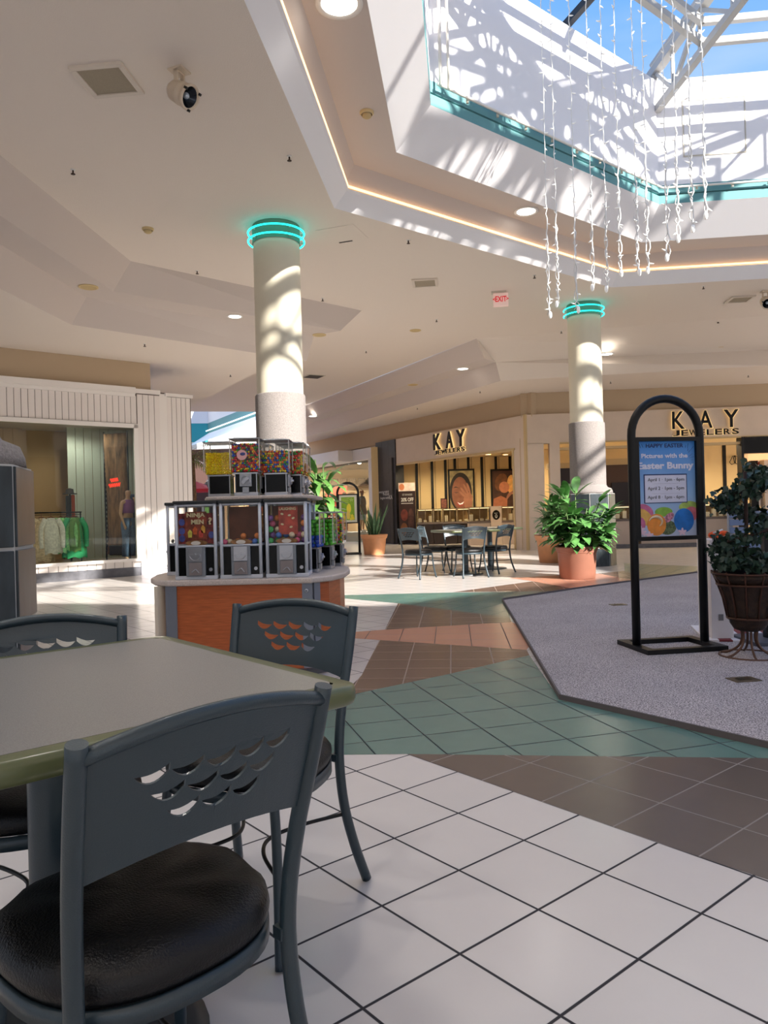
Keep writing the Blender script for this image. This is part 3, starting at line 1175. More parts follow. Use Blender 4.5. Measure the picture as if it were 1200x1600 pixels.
def trousers(name, m_, parent, ztop=1.0, zbot=0.08, k=1.0, flare=0.0):
    for s_ in (-1, 1):
        garment_shell(name, [(s_ * 0.06 * k, 0, ztop * k, 0.09 * k, 0.115 * k), (s_ * 0.09 * k, 0, 0.84 * k, 0.10 * k, 0.115 * k), (s_ * 0.095 * k, -0.005, max(zbot, 0.5) * k, (0.075 + flare) * k, (0.085 + flare) * k)] + ([] if zbot > 0.45 else [(s_ * 0.10 * k, 0.02, zbot * k, 0.07 * k, 0.08 * k)]), m_, parent)


SKINM = mat('mannequin_skin', (206, 160, 128), 0.5)
SKIND = mat('brown_skin', (150, 96, 64), 0.5)
DENIM = mat('denim', (92, 112, 146), 0.85, var=0.2, scale=30)
p = wp(201, 820, 0.45)
mq = wthing('mannequin', 'mannequin in a cropped purple top and blue jeans at the right of the shop window', 'mannequin', p.x, 0.45, 0.28, rz=R(20))
body(mq, SKINM, 1.42, armL=[(0.18, 0, 1.37), (0.25, -0.06, 1.2), (0.10, -0.2, 1.32), (0.03, -0.2, 1.42)])
garment_shell('crop_top', [(0, 0, 1.19, 0.105, 0.085), (0, 0, 1.12, 0.135, 0.10), (0, 0, 1.0, 0.125, 0.095), (0, 0, 0.93, 0.11, 0.085)], mat('purple_cloth', (150, 86, 150), 0.8), mq)
trousers('trouser_leg', DENIM, mq, 1.0, 0.1, 0.835)
p = wp(209, 800, 0.9)
jk = wthing('denim_jacket', 'dark denim jacket hanging behind the purple topped mannequin', 'jacket', p.x + 0.02, 1.0, 1.3)
garment_shell('jacket_body', [(0, 0, 0.30, 0.05, 0.03), (0, 0, 0.26, 0.17, 0.06), (0, 0, 0, 0.19, 0.08), (0, 0, -0.3, 0.18, 0.08)], mat('dark_denim', (66, 80, 108), 0.85, var=0.2, scale=30), jk)
for s_ in (-1, 1):
    MB().tube([(s_ * 0.17, 0, 0.24), (s_ * 0.24, 0, 0.0), (s_ * 0.24, 0, -0.28)], 0.05, 8).build('sleeve', mat('dark_denim', (66, 80, 108), 0.85), jk)
# wall sconce and hanging clothes deeper in the shop
p = wp(100, 750, 1.6)
hc = wthing('hat_display', 'dark hat and rust red scarf hung on a stand deep in the clothes shop', 'hat display', p.x + 0.03, 1.35, 0.28)
MB().tube([(0, 0, 0), (0, 0, 1.36)], 0.02).build('stand', BLACKM, hc)
MB().lathe([(0.14, 1.34), (0.13, 1.355), (0.08, 1.36), (0.07, 1.44), (0.0, 1.46)], seg=20).build('hat', mat('dark_felt', (46, 38, 34), 0.9), hc)
MB().box((0.05, -0.03, 1.08), (0.07, 0.05, 0.5)).build('scarf', mat('rust_cloth', (196, 78, 36), 0.85), hc, bevel=0.02)
MB().box((-0.05, -0.03, 1.08), (0.08, 0.05, 0.46)).build('dark_scarf', mat('dark_cloth', (58, 60, 62), 0.85), hc, bevel=0.02)

# ================================================================== CEILING FIXTURES
def downlight(px, py, z, label, on=True, r=0.11, spot=70):
    p = at(px, py, z)
    o = thing('downlight', label, 'ceiling light', (p.x, p.y, z), 0, 'recessed ceiling downlights')
    MB().lathe([(r * 1.25, -0.004), (r * 1.25, -0.012), (r, -0.012), (r * 0.92, -0.002)], seg=28).build('trim_ring', mat('white_ring', (236, 232, 226), 0.4), o)
    MB().lathe([(r * 0.95, -0.006), (0, -0.006)], seg=28).build('lens', LAMPW if on else mat('lens_off', (226, 196, 130), 0.4), o)
    if on and spot:
        d = bpy.data.lights.new('downlight_lamp', 'SPOT')
        d.energy = spot
        d.spot_size = R(130)
        d.spot_blend = 0.8
        d.shadow_soft_size = 0.1
        d.color = (1.0, 0.95, 0.88)
        lo_ = bpy.data.objects.new('lamp', d)
        COL.objects.link(lo_)
        lo_.parent = o
        lo_.location = (0, 0, -0.06)
    return o


downlight(7, 366, 4.9, 'bright downlight at the far left edge of the ceiling')
downlight(367, 494, 4.51, 'bright downlight in the stepped ceiling left of the left column')
downlight(822, 330, 5.37, 'bright downlight in the cove soffit left of the icicle lights', r=0.14)
downlight(530, 5, 5.37, 'warm downlight in the cove soffit at the top edge of the photo', r=0.16)
downlight(723, 576, 4.51, 'bright downlight between the two short ceiling steps before the jeweller', r=0.13)
downlight(948, 553, 4.51, 'bright downlight just right of the right column', r=0.13, spot=10)
downlight(489, 650, 4.51, 'small bright downlight just right of the left column', r=0.14, spot=30)
# downlights added out of view to brighten the near floor and tables
for i, (x, y) in enumerate(((-2.6, -1.0), (-1.2, 0.8), (-2.4, 2.6), (-1.0, 3.6), (-3.0, 5.6))):
    q_ = Vector((x, y, 4.9))
    fo = thing('downlight', 'added downlight out of view above the near tables, put in as fill', 'ceiling light', (x, y, 4.9), 0, 'added fill downlights')
    MB().lathe([(0.14, -0.004), (0.14, -0.012), (0.11, -0.012), (0.10, -0.002)], seg=28).build('trim_ring', mat('white_ring', (236, 232, 226), 0.4), fo)
    MB().lathe([(0.105, -0.006), (0, -0.006)], seg=28).build('lens', LAMPW, fo)
    d = bpy.data.lights.new('added_fill_spot', 'SPOT')
    d.energy = 85
    d.spot_size = R(120)
    d.spot_blend = 0.9
    d.shadow_soft_size = 0.15
    d.color = (1.0, 0.95, 0.9)
    o = bpy.data.objects.new('added_fill_lamp', d)
    COL.objects.link(o)
    o.location = (x, y, 4.84)


def disc(px, py, z, name, label, cat, r, m1, m2, group):
    p = at(px, py, z)
    o = thing(name, label, cat, (p.x, p.y, z), 0, group)
    MB().lathe([(r, -0.001), (r, -0.012), (r * 0.86, -0.018), (r * 0.8, -0.012)], seg=28).build('rim', m1, o)
    MB().lathe([(r * 0.8, -0.011), (r * 0.3, -0.02), (0, -0.022)], seg=28).build('grille', m2, o)
    return o


CREAMR = mat('cream_rim', (214, 190, 140), 0.6)
CREAMG = mat('cream_grille', (196, 172, 124), 0.7)
disc(138, 448, 4.51, 'ceiling_speaker', 'round cream speaker in the left ceiling step near the frame edge', 'ceiling speaker', 0.14, CREAMR, CREAMG, 'round ceiling speakers')
disc(499, 523, 4.51, 'ceiling_speaker', 'round cream speaker right of the left column', 'ceiling speaker', 0.13, CREAMR, CREAMG, 'round ceiling speakers')
disc(649, 516, 4.9, 'ceiling_speaker', 'round cream speaker in the flat ceiling below the square vent', 'ceiling speaker', 0.12, CREAMR, CREAMG, 'round ceiling speakers')
disc(808, 561, 4.6, 'ceiling_speaker', 'round cream speaker left of the right column', 'ceiling speaker', 0.14, CREAMR, CREAMG, 'round ceiling speakers')
disc(1125, 543, 4.6, 'ceiling_speaker', 'round cream speaker in the ceiling above the right jeweller sign', 'ceiling speaker', 0.14, CREAMR, CREAMG, 'round ceiling speakers')
disc(645, 601, 4.51, 'ceiling_speaker', 'round cream speaker between the far ceiling steps', 'ceiling speaker', 0.14, CREAMR, CREAMG, 'round ceiling speakers')


def smoke(px, py, z, label):
    p = at(px, py, z)
    o = thing('smoke_detector', label, 'smoke detector', (p.x, p.y, z), 0, 'ceiling smoke detectors')
    MB().lathe([(0.075, 0), (0.075, -0.018), (0.06, -0.03)], seg=24).build('base', CREAMR, o)
    MB().lathe([(0.05, -0.028), (0.05, -0.05), (0.035, -0.062), (0, -0.064)], seg=20).build('sensor', CREAMG, o)


smoke(231, 357, 4.9, 'smoke detector left of the left column')
smoke(573, 175, 5.37, 'smoke detector on the cove soffit')
SPK = [(114, 265, 4.9, 'ceiling sprinkler nearest the left frame edge'), (452, 244, 4.9, 'ceiling sprinkler above the left column, near the cove'), (308, 423, 4.9, 'ceiling sprinkler left of the left column above the step'),
       (226, 537, 4.13, 'ceiling sprinkler over the white clothes shop'), (360, 585, 4.13, 'ceiling sprinkler just left of the stone cladding'), (638, 375, 4.9, 'ceiling sprinkler below the cove, left of the square vent'),
       (682, 499, 4.9, 'ceiling sprinkler between square vent and ceiling step'), (835, 430, 4.9, 'ceiling sprinkler left of the longest icicle strand'), (504, 466, 4.9, 'ceiling sprinkler right of the left column'),
       (572, 548, 4.9, 'ceiling sprinkler in the dim corridor ceiling'), (1099, 447, 4.9, 'large ceiling sprinkler at the upper right'), (1122, 501, 4.9, 'ceiling sprinkler below the right spotlight'),
       (877, 517, 4.75, 'ceiling sprinkler beside the right column neck'), (954, 596, 4.13, 'ceiling sprinkler over the right jeweller front'), (1169, 586, 4.13, 'ceiling sprinkler at the right end over the jeweller sign'), (750, 611, 4.13, 'ceiling sprinkler above the left jeweller sign'), (652, 637, 4.13, 'ceiling sprinkler over the black tiled pillar')]
for px, py, z, lb in SPK:
    p = at(px, py, z)
    o = thing('sprinkler', lb, 'sprinkler', (p.x, p.y, z), 0, 'ceiling sprinklers')
    o.scale = (0.8, 0.8, 0.8)
    MB().lathe([(0.035, 0), (0.03, -0.01), (0.012, -0.012)], seg=16).build('escutcheon', mat('white_ring', (236, 232, 226), 0.4), o)
    m_ = MB()
    m_.cyl((0, 0, -0.01), (0, 0, -0.05), 0.011, seg=8)
    m_.lathe([(0.0, -0.062), (0.03, -0.064), (0.03, -0.058), (0, -0.056)], seg=12)
    m_.build('nozzle', mat('dark_brass', (66, 50, 42), 0.5, 0.6), o)


def sqvent(px, py, z, s_, label, rz):
    p = at(px, py, z)
    o = thing('ceiling_vent', label, 'ceiling vent', (p.x, p.y, z), rz, 'square ceiling vents')
    m_ = MB()
    for a in range(4):
        M_ = Matrix.Rotation(a * PI / 2, 3, 'Z')
        c = M_ @ Vector((s_ / 2 - 0.02, 0, -0.012))
        m_.box(c, (0.045, s_ + 0.005 if a % 2 else s_ - 0.09, 0.024), a * PI / 2)
    m_.build('frame', mat('vent_frame', (216, 204, 190), 0.6), o)
    MB().box((0, 0, -0.008), (s_ - 0.08, s_ - 0.08, 0.01)).build('grille', mat('vent_grille', (158, 146, 126), 0.8, var=0.1, scale=200), o)


sqvent(168, 124, 4.9, 0.46, 'square ceiling vent beside the white spotlight, top left', R(-6))
sqvent(664, 441, 4.9, 0.42, 'square ceiling vent below the cove, middle of the ceiling', R(-6))
sqvent(1156, 467, 4.9, 0.42, 'square ceiling vent at the right edge beside the spotlight', R(-6))
p = at(490, 588, 4.9)
hv = thing('ceiling_hatch', 'dark open grille hatch in the ceiling right of the left column', 'ceiling hatch', (p.x, p.y, 4.9), R(30))
MB().box((0, 0, -0.006), (0.5, 0.5, 0.012)).build('frame', GREYP, hv)
MB().box((0, 0, -0.014), (0.42, 0.42, 0.01)).build('grille', mat('dark_grille', (50, 44, 40), 0.7), hv)
p = at(535, 366, 4.9)
hv = thing('ceiling_hatch', 'flush ceiling access hatch with a dark slot right of the left column top', 'ceiling hatch', (p.x, p.y, 4.9), R(-20))
MB().box((0, 0, -0.003), (0.55, 0.55, 0.006)).build('panel', CEIL, hv)
MB().box((-0.06, 0.26, -0.006), (0.2, 0.03, 0.008)).build('slot', mat('dark_grille', (50, 44, 40), 0.7), hv)


def floodlight(px, py, z, label, sc_, rz, tilt):
    p = at(px, py, z)
    o = thing('spotlight', label, 'spotlight', (p.x, p.y, z), rz)
    o.scale = (sc_, sc_, sc_)
    CRM = mat('cream_metal', (208, 190, 168), 0.45)
    MB().box((0, 0, -0.008), (0.14, 0.14, 0.016)).build('mount_plate', CRM, o, bevel=0.003)
    m_ = MB()
    m_.box((-0.045, 0, -0.08), (0.02, 0.035, 0.14))
    m_.box((0.045, 0, -0.08), (0.02, 0.035, 0.14))
    m_.box((0, 0, -0.02), (0.11, 0.035, 0.02))
    m_.build('yoke', CRM, o)
    Rm = Matrix.Translation((0, 0, -0.19)) @ Matrix.Rotation(tilt, 4, 'X')
    m_ = MB(Rm)
    m_.lathe([(0.0, 0.10), (0.06, 0.095), (0.085, 0.06), (0.092, 0.0), (0.095, -0.02), (0.098, -0.022), (0.098, -0.035), (0.095, -0.037), (0.098, -0.10), (0.106, -0.105), (0.106, -0.125), (0.088, -0.128), (0.082, -0.10)], seg=28)
    m_.build('housing', CRM, o)
    MB(Rm).lathe([(0.088, -0.118), (0.05, -0.07), (0.02, -0.05), (0, -0.05)], seg=24).build('reflector', mat('dark_reflector', (40, 46, 54), 0.2, 0.8), o)
    MB(Rm).ball((0, 0, -0.075), 0.028, 12, 8).build('bulb', mat('bulb_off', (190, 200, 210), 0.1, 0.3), o)
    m_ = MB(Rm)
    for a in (0.4, 2.4, 4.4):
        m_.box((0.1 * math.cos(a), 0.1 * math.sin(a), -0.13), (0.02, 0.02, 0.03))
    m_.build('clip', BLACKM, o)


floodlight(280, 110, 4.9, 'white cylinder spotlight hanging from the ceiling, top left', 1.0, R(-112), R(58))
floodlight(1196, 455, 4.9, 'white cylinder spotlight at the right edge of the ceiling', 1.0, R(-190), R(60))

# exit sign
p = at(782, 456, 4.9)
ex = thing('exit_sign', 'white hanging EXIT sign with red letters and arrows', 'exit sign', (p.x, p.y, 4.9), R(-8))
MB().bx(-0.13, 0.13, -0.04, 0.04, -0.255, -0.03).build('housing', mat('exit_box', (224, 206, 196), 0.5, emit=0.25, ecol=(255, 200, 190)), ex, bevel=0.006)
MB().bx(-0.16, 0.10, -0.07, 0.07, -0.025, 0.0).build('mount', GREYP, ex)
EXR = mat('exit_red', (196, 30, 40), 0.4, emit=0.4, ecol=(220, 30, 40))
text('EXIT', 0.135, EXR, 'exit_lettering', ex, (0, -0.043, -0.14), bold=0.003, sxx=0.72)
text('<', 0.09, EXR, 'arrow', ex, (-0.115, -0.043, -0.14), bold=0.002)
text('>', 0.09, EXR, 'arrow', ex, (0.115, -0.043, -0.14), bold=0.002)

# icicle light strands
strands = [(858, 491, 8.9), (872, 474, 9.0), (901, 483, 8.7), (927, 448, 8.6), (949, 450, 8.4), (970, 426, 8.3), (997, 424, 8.1), (1013, 421, 8.0), (1044, 401, 7.7), (1060, 372, 7.7), (1082, 356, 7.5), (1103, 335, 7.4)]
WIRE = mat('white_wire', (232, 230, 226), 0.5)
BULB = mat('icicle_bulb', (246, 244, 240), 0.25, emit=0.15, ecol=(255, 250, 240))
order = ['leftmost', 'second from left', 'third from left', 'fourth from left', 'fifth from left', 'sixth from left', 'sixth from right', 'fifth from right', 'fourth from right', 'third from right', 'second from right', 'rightmost']
bulb_me = None
for i, (px, py, Y) in enumerate(strands):
    p = aty(px, py, Y)
    top_ = 7.9 + 0.30 * 3
    o = thing('icicle_light', 'white icicle light strand, %s of the twelve hanging under the skylight' % order[i], 'icicle light', (p.x, p.y, p.z), 0, 'hanging icicle light strands')
    rnd = random.Random(i)
    ln = top_ - p.z
    pts = []
    zz = 0.0
    dx_ = 0.0
    while zz < ln:
        f_ = max(0.0, 1 - zz / 1.6)
        pts.append((dx_ + rnd.uniform(-1, 1) * (0.006 + 0.016 * f_), rnd.uniform(-1, 1) * 0.01, zz))
        zz += 0.06
    pts.append((0, 0, ln))
    m_ = MB()
    m_.tube(pts, [0.0085 if q_[2] < 1.2 else 0.0055 for q_ in pts], 5)
    lows = [q_ for q_ in pts if q_[2] < 1.0]
    m_.tube([(q_[0] * -1.2 + 0.012 * math.sin(q_[2] * 30), q_[1] + 0.012, q_[2]) for q_ in lows], 0.006, 5)
    m_.build('wire', WIRE, o)
    if bulb_me is None:
        bo = MB()
        bo.tube([(0, 0, 0), (0.02, 0, 0.012), (0.042, 0, 0.03)], [0.006, 0.009, 0.003], 6)
        bt = bo.build('bulb', BULB, o)
        bulb_me = bt.data
        bt.location = pts[2]
    nb_ = 30
    for j in range(nb_):
        q_ = pts[min(len(pts) - 1, 1 + int(j * (len(pts) - 2) / nb_))]
        bt = bpy.data.objects.new('bulb', bulb_me)
        COL.objects.link(bt)
        bt.parent = o
        bt.location = q_
        bt.rotation_euler = (rnd.uniform(-0.4, 0.4), rnd.uniform(-0.3, 1.2), rnd.choice((0, PI)) + rnd.uniform(-0.7, 0.7))
    MB().ball((pts[0][0], 0, -0.01), 0.022, 10, 8, (1, 1, 2.0)).build('tip_bulb', BULB, o)

# ================================================================== CHAIRS AND TABLES
def panel_mesh():
    W_, = (0.372,)
    hw = 0.189
    top = lambda x: 0.787 + 0.030 * (1 - (x / hw) ** 2)
    bot = lambda x: 0.612 + 0.026 * (1 - (x / hw) ** 2)
    n_ = 14
    outer = [Vector((-hw + 2 * hw * i / n_, bot(-hw + 2 * hw * i / n_), 0)) for i in range(n_ + 1)] + [Vector((hw - 2 * hw * i / n_, top(hw - 2 * hw * i / n_), 0)) for i in range(n_ + 1)]
    holes = []

    def cres(cx, cz):
        w2, n2 = 0.0245, 8
        us = [i / n2 * 2 - 1 for i in range(n2 + 1)]
        lo_ = [Vector((cx + w2 * u, cz - 0.0145 * (1 - u * u), 0)) for u in us]
        hi = [Vector((cx + w2 * u, cz + 0.0105 * (u + 1) / 2 - 0.006 * (1 - u * u) + 0.001, 0)) for u in reversed(us[1:])]
        # a crescent, pointed at one end and blunt at the other
        return lo_ + hi
    for row, cnt in enumerate((5, 4, 3)):
        for i in range(cnt):
            holes.append(cres((i - (cnt - 1) / 2) * 0.052, 0.756 - row * 0.031))
    tr = tessellate_polygon([outer] + holes)
    allv = outer + [v for h in holes for v in h]
    bm = bmesh.new()
    bv = [bm.verts.new(v) for v in allv]
    for t_ in tr:
        try:
            bm.faces.new([bv[i] for i in t_])
        except ValueError:
            pass
    for i in range(1, 16):
        x = -hw + 2 * hw * i / 16
        bmesh.ops.bisect_plane(bm, geom=bm.verts[:] + bm.edges[:] + bm.faces[:], plane_co=(x, 0, 0), plane_no=(1, 0, 0))
    me = bpy.data.meshes.new('backrest')
    for v in bm.verts:
        x, z = v.co.x, v.co.y
        y = -0.205 - 0.28 * (z - 0.60) - 0.022 * (1 - (x / hw) ** 2)
        v.co = Vector((x * (1 + 0.10 * (z - 0.7)), y, z))
    bmesh.ops.recalc_face_normals(bm, faces=bm.faces)
    bm.to_mesh(me)
    bm.free()
    me.materials.append(STEELPAINT)
    return me


def make_chair(label):
    t_ = thing('cafe_chair', label, 'chair', group='slate metal cafe chairs')
    me = panel_mesh()
    o = bpy.data.objects.new('backrest', me)
    COL.objects.link(o)
    o.parent = t_
    md = o.modifiers.new('s', 'SOLIDIFY')
    md.thickness = 0.004
    md.offset = 0
    rail = [(0.20 * x, -0.258 - 0.024 * (1 - x * x), 0.796 + 0.030 * (1 - x * x)) for x in [i / 8 - 1 for i in range(17)]]
    MB().tube(rail, 0.012, 12).build('top_rail', STEELPAINT, t_)
    for s_ in (-1, 1):
        path = smooth_path([(s_ * 0.203, -0.262, 0.818), (s_ * 0.198, -0.232, 0.70), (s_ * 0.190, -0.200, 0.58), (s_ * 0.183, -0.180, 0.46), (s_ * 0.182, -0.178, 0.36), (s_ * 0.188, -0.192, 0.24), (s_ * 0.203, -0.222, 0.12), (s_ * 0.222, -0.262, 0.004)], 6)
        MB().tube(path, 0.0145, 14).build('rear_leg', STEELPAINT, t_, bevel=0.0)
        path = smooth_path([(s_ * 0.150, 0.155, 0.400), (s_ * 0.160, 0.168, 0.38), (s_ * 0.166, 0.172, 0.30), (s_ * 0.176, 0.186, 0.16), (s_ * 0.196, 0.222, 0.004)], 6)
        MB().tube(path, 0.0125, 12).build('front_leg', STEELPAINT, t_)
    # seat frame band and cushion
    n_ = 48

    def outline(k, s_=1.0):
        a = 2 * PI * k / n_
        ca, sa = math.cos(a), math.sin(a)
        e = 0.78
        x = math.copysign(abs(ca) ** e, ca) * 0.213 * s_
        y = math.copysign(abs(sa) ** e, sa) * 0.203 * s_
        x *= 1 + 0.10 * (y / 0.19) * 0.6
        return x, y
    m_ = MB()
    vs = []
    for (s_, z) in ((1.005, 0.377), (1.005, 0.407), (0.96, 0.407), (0.96, 0.377)):
        for k in range(n_):
            x, y = outline(k, s_)
            vs.append((x, y, z))
    fs = [(i * n_ + k, i * n_ + (k + 1) % n_, ((i + 1) % 4) * n_ + (k + 1) % n_, ((i + 1) % 4) * n_ + k) for i in range(4) for k in range(n_)]
    m_.add(vs, fs, True)
    m_.build('seat_frame', STEELPAINT, t_)
    m_ = MB()
    vs = []
    prof = [(0.0, 0.403), (0.9, 0.403), (0.975, 0.409), (1.005, 0.421), (1.012, 0.433), (1.0, 0.446), (0.95, 0.458), (0.85, 0.467), (0.6, 0.474), (0.3, 0.473), (0.0, 0.472)]
    for (s_, z) in prof:
        for k in range(n_):
            x, y = outline(k, s_)
            wr = 0.0022 * math.sin(k * 2.1) * max(0, 1 - abs(z - 0.44) / 0.03) + (0.003 * math.sin(k * 0.9 + 1) if 0.5 < s_ < 1 else 0)
            vs.append((x * (1 + wr), y * (1 + wr), z + (wr if z > 0.44 else 0)))
    fs = [(i * n_ + k, i * n_ + (k + 1) % n_, (i + 1) * n_ + (k + 1) % n_, (i + 1) * n_ + k) for i in range(len(prof) - 1) for k in range(n_)]
    m_.add(vs, fs, True)
    m_.build('seat', VINYL, t_)
    for s_ in (-1, 1):
        path = smooth_path([(s_ * 0.190, -0.196, 0.22), (s_ * 0.10, -0.10, 0.215), (s_ * 0.05, -0.0, 0.212), (s_ * 0.08, 0.09, 0.21), (s_ * 0.172, 0.180, 0.20)], 6)
        MB().tube(path, 0.0055, 8).build('stretcher', BLACKM, t_)
    for (x, y) in ((0.178, -0.178), (-0.178, -0.178)):
        MB().box((x * 0.97, y * 0.95, 0.392), (0.018, 0.022, 0.02)).build('seat_bracket', STEELPAINT, t_)
    return t_


def place(o, mid, face):
    """mid: plan point of the middle of the back at rail height; face: heading the sitter looks"""
    rz = R(face) - PI / 2
    off = Vector((0, -0.262))
    c, s_ = math.cos(rz), math.sin(rz)
    ox, oy = off.x * c - off.y * s_, off.x * s_ + off.y * c
    o.location = (mid[0] - ox, mid[1] - oy, 0)
    o.rotation_euler = (0, 0, rz)


chA = make_chair('slate metal chair nearest the camera, seen from behind at the near table')
place(chA, (-0.250, 1.080), 135)
chB = copy_tree(chA)
relabel(chB, 'slate metal chair behind the near table, in front of the gumball stand')
place(chB, (-0.288, 2.315), -111)
chC = copy_tree(chA)
relabel(chC, 'slate metal chair cut off by the left edge beside the near table')
place(chC, (-0.955, 2.085), -66)


def make_table(label, S=0.914, H=0.762):
    t_ = thing('cafe_table', label, 'table', group='square cafe tables')
    h = S / 2
    rr = 0.05

    def rsq(hh, r_):
        pts = []
        for cx, cy, a0 in ((hh - r_, hh - r_, 0), (-hh + r_, hh - r_, 90), (-hh + r_, -hh + r_, 180), (hh - r_, -hh + r_, 270)):
            for i in range(7):
                a = R(a0 + i * 15)
                pts.append((cx + r_ * math.cos(a), cy + r_ * math.sin(a)))
        return pts
    MB().prism(rsq(h - 0.042, 0.03), H - 0.030, H + 0.0004).build('tabletop', LAMI, t_)
    m_ = MB()
    rings = []
    for (dh, z) in ((-0.043, H), (-0.012, H), (-0.003, H - 0.003), (0.0, H - 0.012), (0.0, H - 0.026), (-0.004, H - 0.036), (-0.012, H - 0.04), (-0.2, H - 0.04)):
        rings.append([(x, y, z) for x, y in rsq(h + dh, max(0.01, rr + dh))])
    n_ = len(rings[0])
    vs = [p for r_ in rings for p in r_]
    fs = [(i * n_ + k, i * n_ + (k + 1) % n_, (i + 1) * n_ + (k + 1) % n_, (i + 1) * n_ + k) for i in range(len(rings) - 1) for k in range(n_)]
    m_.add(vs, fs, True)
    m_.build('edge_band', EDGEBAND, t_)
    MB().lathe([(0.048, 0.02), (0.048, H - 0.04)], seg=28).build('pedestal', STEELPAINT, t_)
    m_ = MB()
    m_.box((0, 0, H - 0.05), (0.55, 0.06, 0.02))
    m_.box((0, 0, H - 0.05), (0.06, 0.55, 0.02))
    m_.build('support_cross', BLACKM, t_)
    MB().lathe([(0.30, 0.0), (0.30, 0.012), (0.27, 0.022), (0.10, 0.038), (0.055, 0.06), (0.0, 0.06)], seg=36).build('base', mat('base_metal', (52, 58, 62), 0.4, 0.3), t_)
    return t_


tA = make_table('grey laminate table with olive edge in the foreground')
tA.location = (-0.690, 1.520, 0)
tA.rotation_euler = (0, 0, R(41))

# far group: two tables and five chairs
tB = copy_tree(tA)
relabel(tB, 'left one of the two sunlit cafe tables before the jeweller')
pB = at(728, 897)
tB.location = (pB.x, pB.y, 0)
tB.rotation_euler = (0, 0, R(20))
tC = copy_tree(tA)
relabel(tC, 'right and farther one of the two cafe tables before the jeweller')
pC = at(768, 888.5)
tC.location = (pC.x - 0.02, pC.y, 0)
tC.rotation_euler = (0, 0, R(20))


def chair_at(px, py, Y, face, label):
    o = copy_tree(chA)
    p = aty(px, py, Y)
    place(o, (p.x, p.y), face)
    relabel(o, label)
    return o


chair_at(637, 829, 12.05, 50, 'far cafe chair at the left end of the two tables, nearest the agave pot')
chair_at(657, 826, 13.35, -20, 'far cafe chair mostly hidden behind the leftmost far chair')
chair_at(709, 823, 13.6, -80, 'far cafe chair behind the far tables, seen face on before the display case')
chair_at(742, 826, 11.95, 106, 'far cafe chair in the middle with its back to the camera')
chair_at(791, 823, 12.7, 132, 'blue tinted far cafe chair at the right end of the two tables')

# ================================================================== JEWELLER AND NEIGHBOURING SHOP
K0 = Vector((3.77, 19.54))
XA = Matrix.Translation((K0.x, K0.y, 0)) @ Matrix.Rotation(R(-60), 4, 'Z')
XB = Matrix.Translation((K0.x, K0.y, 0)) @ Matrix.Rotation(R(-5.5), 4, 'Z')


def la(px, py, d=0.0):
    n_ = Vector((math.cos(R(30)), math.sin(R(30))))
    q_ = onwall(px, py, K0 + n_ * d, -60)
    return XA.inverted() @ q_


def lb(px, py, d=0.0):
    n_ = Vector((math.sin(R(5.5)), math.cos(R(5.5))))
    q_ = onwall(px, py, K0 + n_ * d, -5.5)
    return XB.inverted() @ q_


m_ = MB(XA)
m_.bx(-6.62, 0.0, 0.0, 0.3, 2.68, 3.55)
m_.bx(-0.50, 0.0, 0.0, 0.3, 0.0, 2.7)
m_.build('tmpA', FRONT).name = 'wall_jeweller'
wj = bpy.data.objects['wall_jeweller']
struct(wj)
m_ = MB(XB)
m_.bx(0.0, 14, 0.0, 0.3, 2.78, 3.55)
m_.bx(0.0, 0.45, 0.0, 0.3, 0.0, 2.8)
m_.bx(0.60, 0.86, -0.01, 0.3, 0.0, 2.78)
m_.bx(6.0, 6.16, 0.1, 0.4, 0.0, 2.8)
struct(m_.build('wall_jeweller', FRONT))
m_ = MB(XA)
m_.bx(-14, 0.1, 0.12, 0.3, 3.5, 4.2)
struct(m_.build('wall_bulkhead', BEIGE))
m_ = MB(XB)
m_.bx(-0.1, 14, 0.12, 0.3, 3.5, 4.2)
struct(m_.build('wall_bulkhead', BEIGE))
TRIMC = mat('gold_trim', (204, 178, 132), 0.5)
m_ = MB(XA)
m_.bx(-6.6, -0.46, -0.02, 0.05, 2.66, 2.72)
m_.bx(-0.56, -0.50, -0.02, 0.3, 0, 2.72)
m_.bx(-0.24, -0.235, -0.012, 0, 0, 2.95)
m_.bx(-0.06, 0.02, -0.03, 0.03, 0, 3.56)
struct(m_.build('trim_5', TRIMC))
m_ = MB(XB)
m_.bx(0.86, 14, -0.02, 0.05, 2.76, 2.80)
m_.bx(0.86, 5.96, 0.05, 0.28, 2.60, 2.66)
struct(m_.build('trim_5', TRIMC))
m_ = MB(XB)
m_.bx(0.9, 14, -0.03, 0.12, 0, 0.10)
struct(m_.build('baseboard_right', DARKGREY))
m_ = MB(XA)
m_.bx(-6.6, -0.5, -0.02, 0.12, 0, 0.02)
struct(m_.build('baseboard_right', DARKGREY))

# interior shell
m_ = MB()
m_.bx(-0.4, 12, 26.3, 26.5, 0, 3.4)
struct(m_.build('wall_shop_rear', WARMW))
m_ = MB(XB)
m_.bx(0.3, 14, 4.2, 4.4, 0, 3.4)
struct(m_.build('wall_shop_rear', WARMW))
m_ = MB()
m_.bx(0.30, 0.44, 25.4, 26.4, 0, 2.95)
struct(m_.build('wall_shop_side', mat('dark_jamb', (30, 24, 22), 0.5)))
m_ = MB()
m_.prism([(0.42, 25.5), (3.9, 19.9), (16.5, 18.6), (16.5, 27), (0.4, 27)], 2.95, 3.0)
struct(m_.build('ceiling_shop', mat('shop_ceiling', (230, 206, 160), 0.8)))
